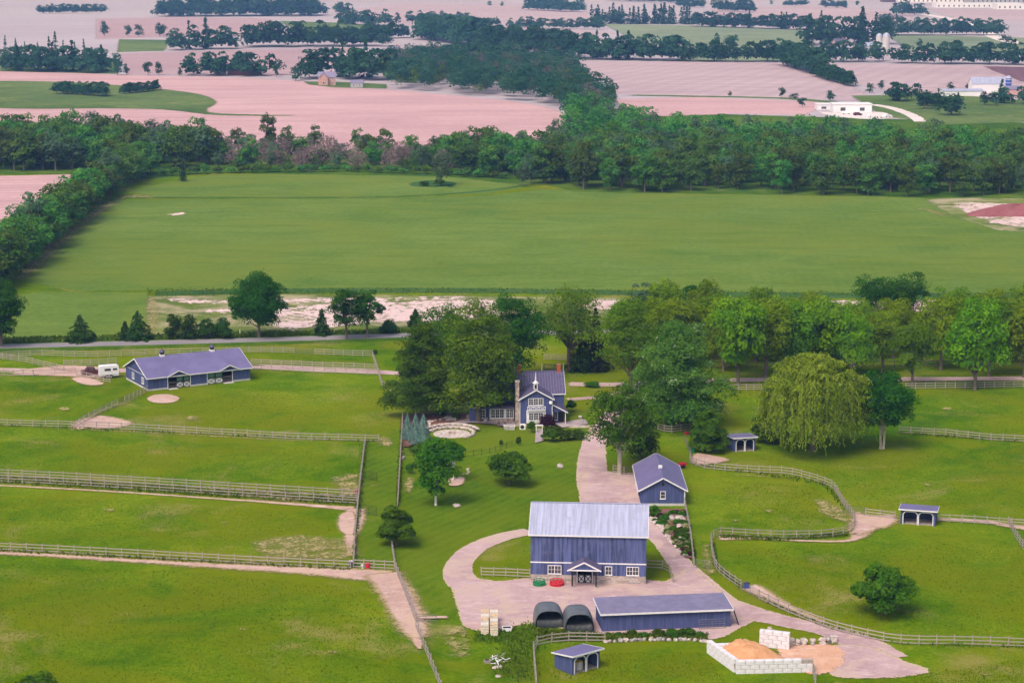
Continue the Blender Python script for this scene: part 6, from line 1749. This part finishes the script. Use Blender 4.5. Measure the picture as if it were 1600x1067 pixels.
# far belts
LD=[low_tree(420+i,14,6.2,K=11,per=18,leaf=2.1,shape=['mound','oval','mound'][i%3],z0=.0) for i in range(4)]
LC=[conifer(430+i,14,3.0,tiers=7,per=8,leaf=2.0,K=5) for i in range(2)]
def belt(a,b,h,label,rows=2,seed=0,sp=.5,con=0.0,jig=.25,depth=1.0):
    A,Bp=np.array(G(*a)),np.array(G(*b)); L_=np.linalg.norm(Bp-A); s_=S(*a); Hm=h*1.42/s_
    r_=np.random.default_rng(seed+int(a[0])); st_=Hm*sp*.8; n=max(1,int(L_/st_)); pts=[]
    for k in range(rows+1):
        for i in range(n):
            p=A+(Bp-A)*((i+r_.random())/n)+np.array([r_.normal()*st_*.2,(k+r_.random()*.6)*st_*depth*1.2]); pts.append(p)
    pts=np.array(pts); c=r_.random(len(pts))<con
    if (~c).any(): mass('tree_belt',pts[~c],(Hm*.6,Hm*1.02),label,'fardark',seed+5,(.75,1.1),lib=LD)
    if c.any(): mass('conifer_belt',pts[c],(Hm*.8,Hm*1.15),label+', its conifers','fardark',seed+6,(.4,.5),lib=LC,H0=14,R0=3.0)
BEL=[((240,27),(500,26),24,'dark far wood along the top left of the plain',6),((520,22),(545,22),16,'tree clump right of the top left wood',2),((60,22),(160,21),12,'low far tree row at the top left',2),
((262,80),(376,77),32,'tree belt above the left brown field',2),((376,75),(545,74),34,'long tree belt in the middle of the left plain',3),((545,72),(605,74),28,'end of the long tree belt near the road bend',2),
((0,112),(165,115),30,'grove round the white house, leafy part',3),((292,119),(420,120),30,'grove around the dark red barn',2),((468,126),(500,124),38,'trees on the left of the pink farmhouse',2),((520,124),(604,128),40,'trees behind the pink farmhouse',3),
((85,147),(165,152),17,'bush row on the grass swale, left part',2),((188,148),(246,142),14,'bush row on the grass swale, right part',2),
((530,39),(602,40),19,'tree row left of the pale far field',2),((635,35),(735,37),14,'thin tree row above the pale far field',1),((795,44),(945,47),14,'hedge row below the far plain',1),((756,38),(780,39),8,'two low bushes on the far plain',1),
((655,62),(755,76),32,'grove around the pale houses above the valley',3),((755,78),(900,92),32,'tree belt closing the valley, left half',3),((900,94),(1075,97),32,'tree belt closing the valley, right half',3),
((820,16),(910,20),16,'grove round the far white house',2),((925,38),(1080,39),20,'long conifer row across the plain',2),((1080,42),(1284,48),18,'long tree row continuing across the plain',2),((950,2),(1080,6),12,'far wood at the top centre',3),
((1060,97),(1180,98),26,'tree row above the right pink field',2),((1180,98),(1262,98),28,'tree row bending above the right pink field',2),((1230,104),(1290,120),30,'hedge slanting down between two pink fields, upper part',2),((1275,120),(1332,136),18,'hedge slanting down between two pink fields, lower part',1),
((1270,72),(1385,70),36,'grove of the silo farm',3),((1280,98),(1380,98),28,'tree row before the silo farm',2),((1385,56),(1570,56),22,'tree row behind the silo farm',2),((1400,25),(1448,25),20,'far tree clump at the warehouses',2),((1375,34),(1410,34),10,'low clump before the warehouses',1),
((1400,100),(1470,101),26,'broken tree row right of the silo farm, left part',2),((1475,101),(1640,103),28,'broken tree row right of the silo farm, right part',2),((1120,18),(1180,20),16,'dark clump on the far right plain',2),((1060,12),(1100,13),12,'small far clump at the top',2),((1285,12),(1325,13),10,'thin row at the top right',1),((1225,10),(1262,9),8,'few far trees at the top right',1),
((1385,160),(1432,160),34,'grove left of the large white barn',2),((1555,162),(1600,164),24,'trees at the right of the large white barn',1),((560,62),(640,60),22,'tree belt above the road bend',2),((700,100),(800,108),26,'dark trees along the upper rim of the wooded valley',2),((1440,165),(1500,172),18,'bushes below the low white shed',1)]
for i,b in enumerate(BEL): belt(b[0],b[1],b[2],b[3],b[4],seed=30+i,con=.75 if 'conifer' in b[3] else (.12 if i%3==0 else 0))
# single far trees
fg='single trees on the far farmland'
FAR=[(163,57,26,18),(200,58,20,14),(217,58,22,15),(250,58,24,18),(256,57,20,14),(184,118,34,18),(198,118,20,12),(232,118,24,16),(248,118,24,14),(281,120,16,9),(432,121,22,12),(462,127,26,20),(1140,151,9,8),(1221,153,18,13),(1241,155,10,16),(1297,158,18,19),(1254,167,16,16),(1359,146,18,14),(1377,140,16,14),(1444,171,32,40),(1486,180,36,48),(1539,165,24,22),(1556,166,26,24),(1260,70,16,12),(1118,76,26,16),(1140,78,24,26),(1145,76,24,20),(1436,75,16,12),(1497,78,16,14),(1572,75,22,26),(1486,143,16,14),(1514,143,14,12),(1205,8,8,6),(1245,9,8,6),(1340,10,9,9),(765,10,9,8),(784,11,9,7),(690,26,10,8),(539,97,8,5),(620,40,22,14)]
def zone(u,v):
    if v<45: return 'on the far plain near the top of the picture'
    if u<270 and v<70: return 'in the row left of the upper brown field'
    if u<480: return 'along the lower edge of the left brown field'
    if v<90: return 'around the grey-green field and silo farm'
    if u<1320: return 'along the track through the right pink fields'
    return 'on the meadow before the large white barn'
zs=[zone(q[0],q[1]) for q in FAR]; zr_=[rank([q[0] for q,z in zip(FAR,zs) if z==zz]) for zz in zs]; zc_=[sum(1 for j in range(i) if zs[j]==zs[i]) for i in range(len(FAR))]
FAR_M=[one_mesh(broadleaf(450+i,14,6.4,['mound','oval','mound'][i],.02,18,30,1.5,cr=2.6,nl=4,outer=.4),'fardark') for i in range(3)]
for i,(u,v,h,w) in enumerate(FAR):
    x,y=G(u,v); H,W=size_at(u,v,h,w); inst('far_tree',FAR_M[i%3],x,y,H,W,'rounded tree %s, %s from the left'%(zs[i],ORD[zr_[i][zc_[i]]]),fg)
SPR=[(10,108,52,16),(26,108,48,14),(78,110,52,18),(88,110,60,20),(40,106,40,14),(60,104,38,14),(100,106,42,14),(118,106,40,14),(132,108,46,16),(900,150,26,12),(912,152,30,14),(922,152,34,18),(936,153,38,20),(948,153,34,18),(957,154,28,14),(745,98,28,14),(785,104,26,14),(1400,158,30,16)]
rk=rank([q[0] for q in SPR])
for i,(u,v,h,w) in enumerate(SPR):
    x,y=G(u,v); H,W=size_at(u,v,h,w); inst('far_spruce',CT[i%2],x,y,H,W,'tall pointed spruce on the far farmland, %s of them from the left'%ORD[rk[i]],'spruces on the far farmland',14,6.8)

# ------------------------------------------------------------------ haze
hz=bpy.data.materials.new('hazy_air'); hz.use_nodes=True; hn=hz.node_tree; hn.nodes.clear()
ho=hn.nodes.new('ShaderNodeOutputMaterial'); pv=hn.nodes.new('ShaderNodeVolumePrincipled')
pv.inputs['Color'].default_value=(.24,.47,1.0,1); pv.inputs['Absorption Color'].default_value=(1,1,1,1); pv.inputs['Density'].default_value=HAZE; pv.inputs['Density Attribute'].default_value=''
pv.inputs['Anisotropy'].default_value=.0
hn.links.new(pv.outputs[0],ho.inputs['Volume'])
hz.cycles.homogeneous_volume=True
h_=MB().box(-9500,9500,-400,14500,-1.5,92).build('haze',hz); h_["kind"]="stuff"; h_["label"]="thin pale blue haze over the whole countryside"
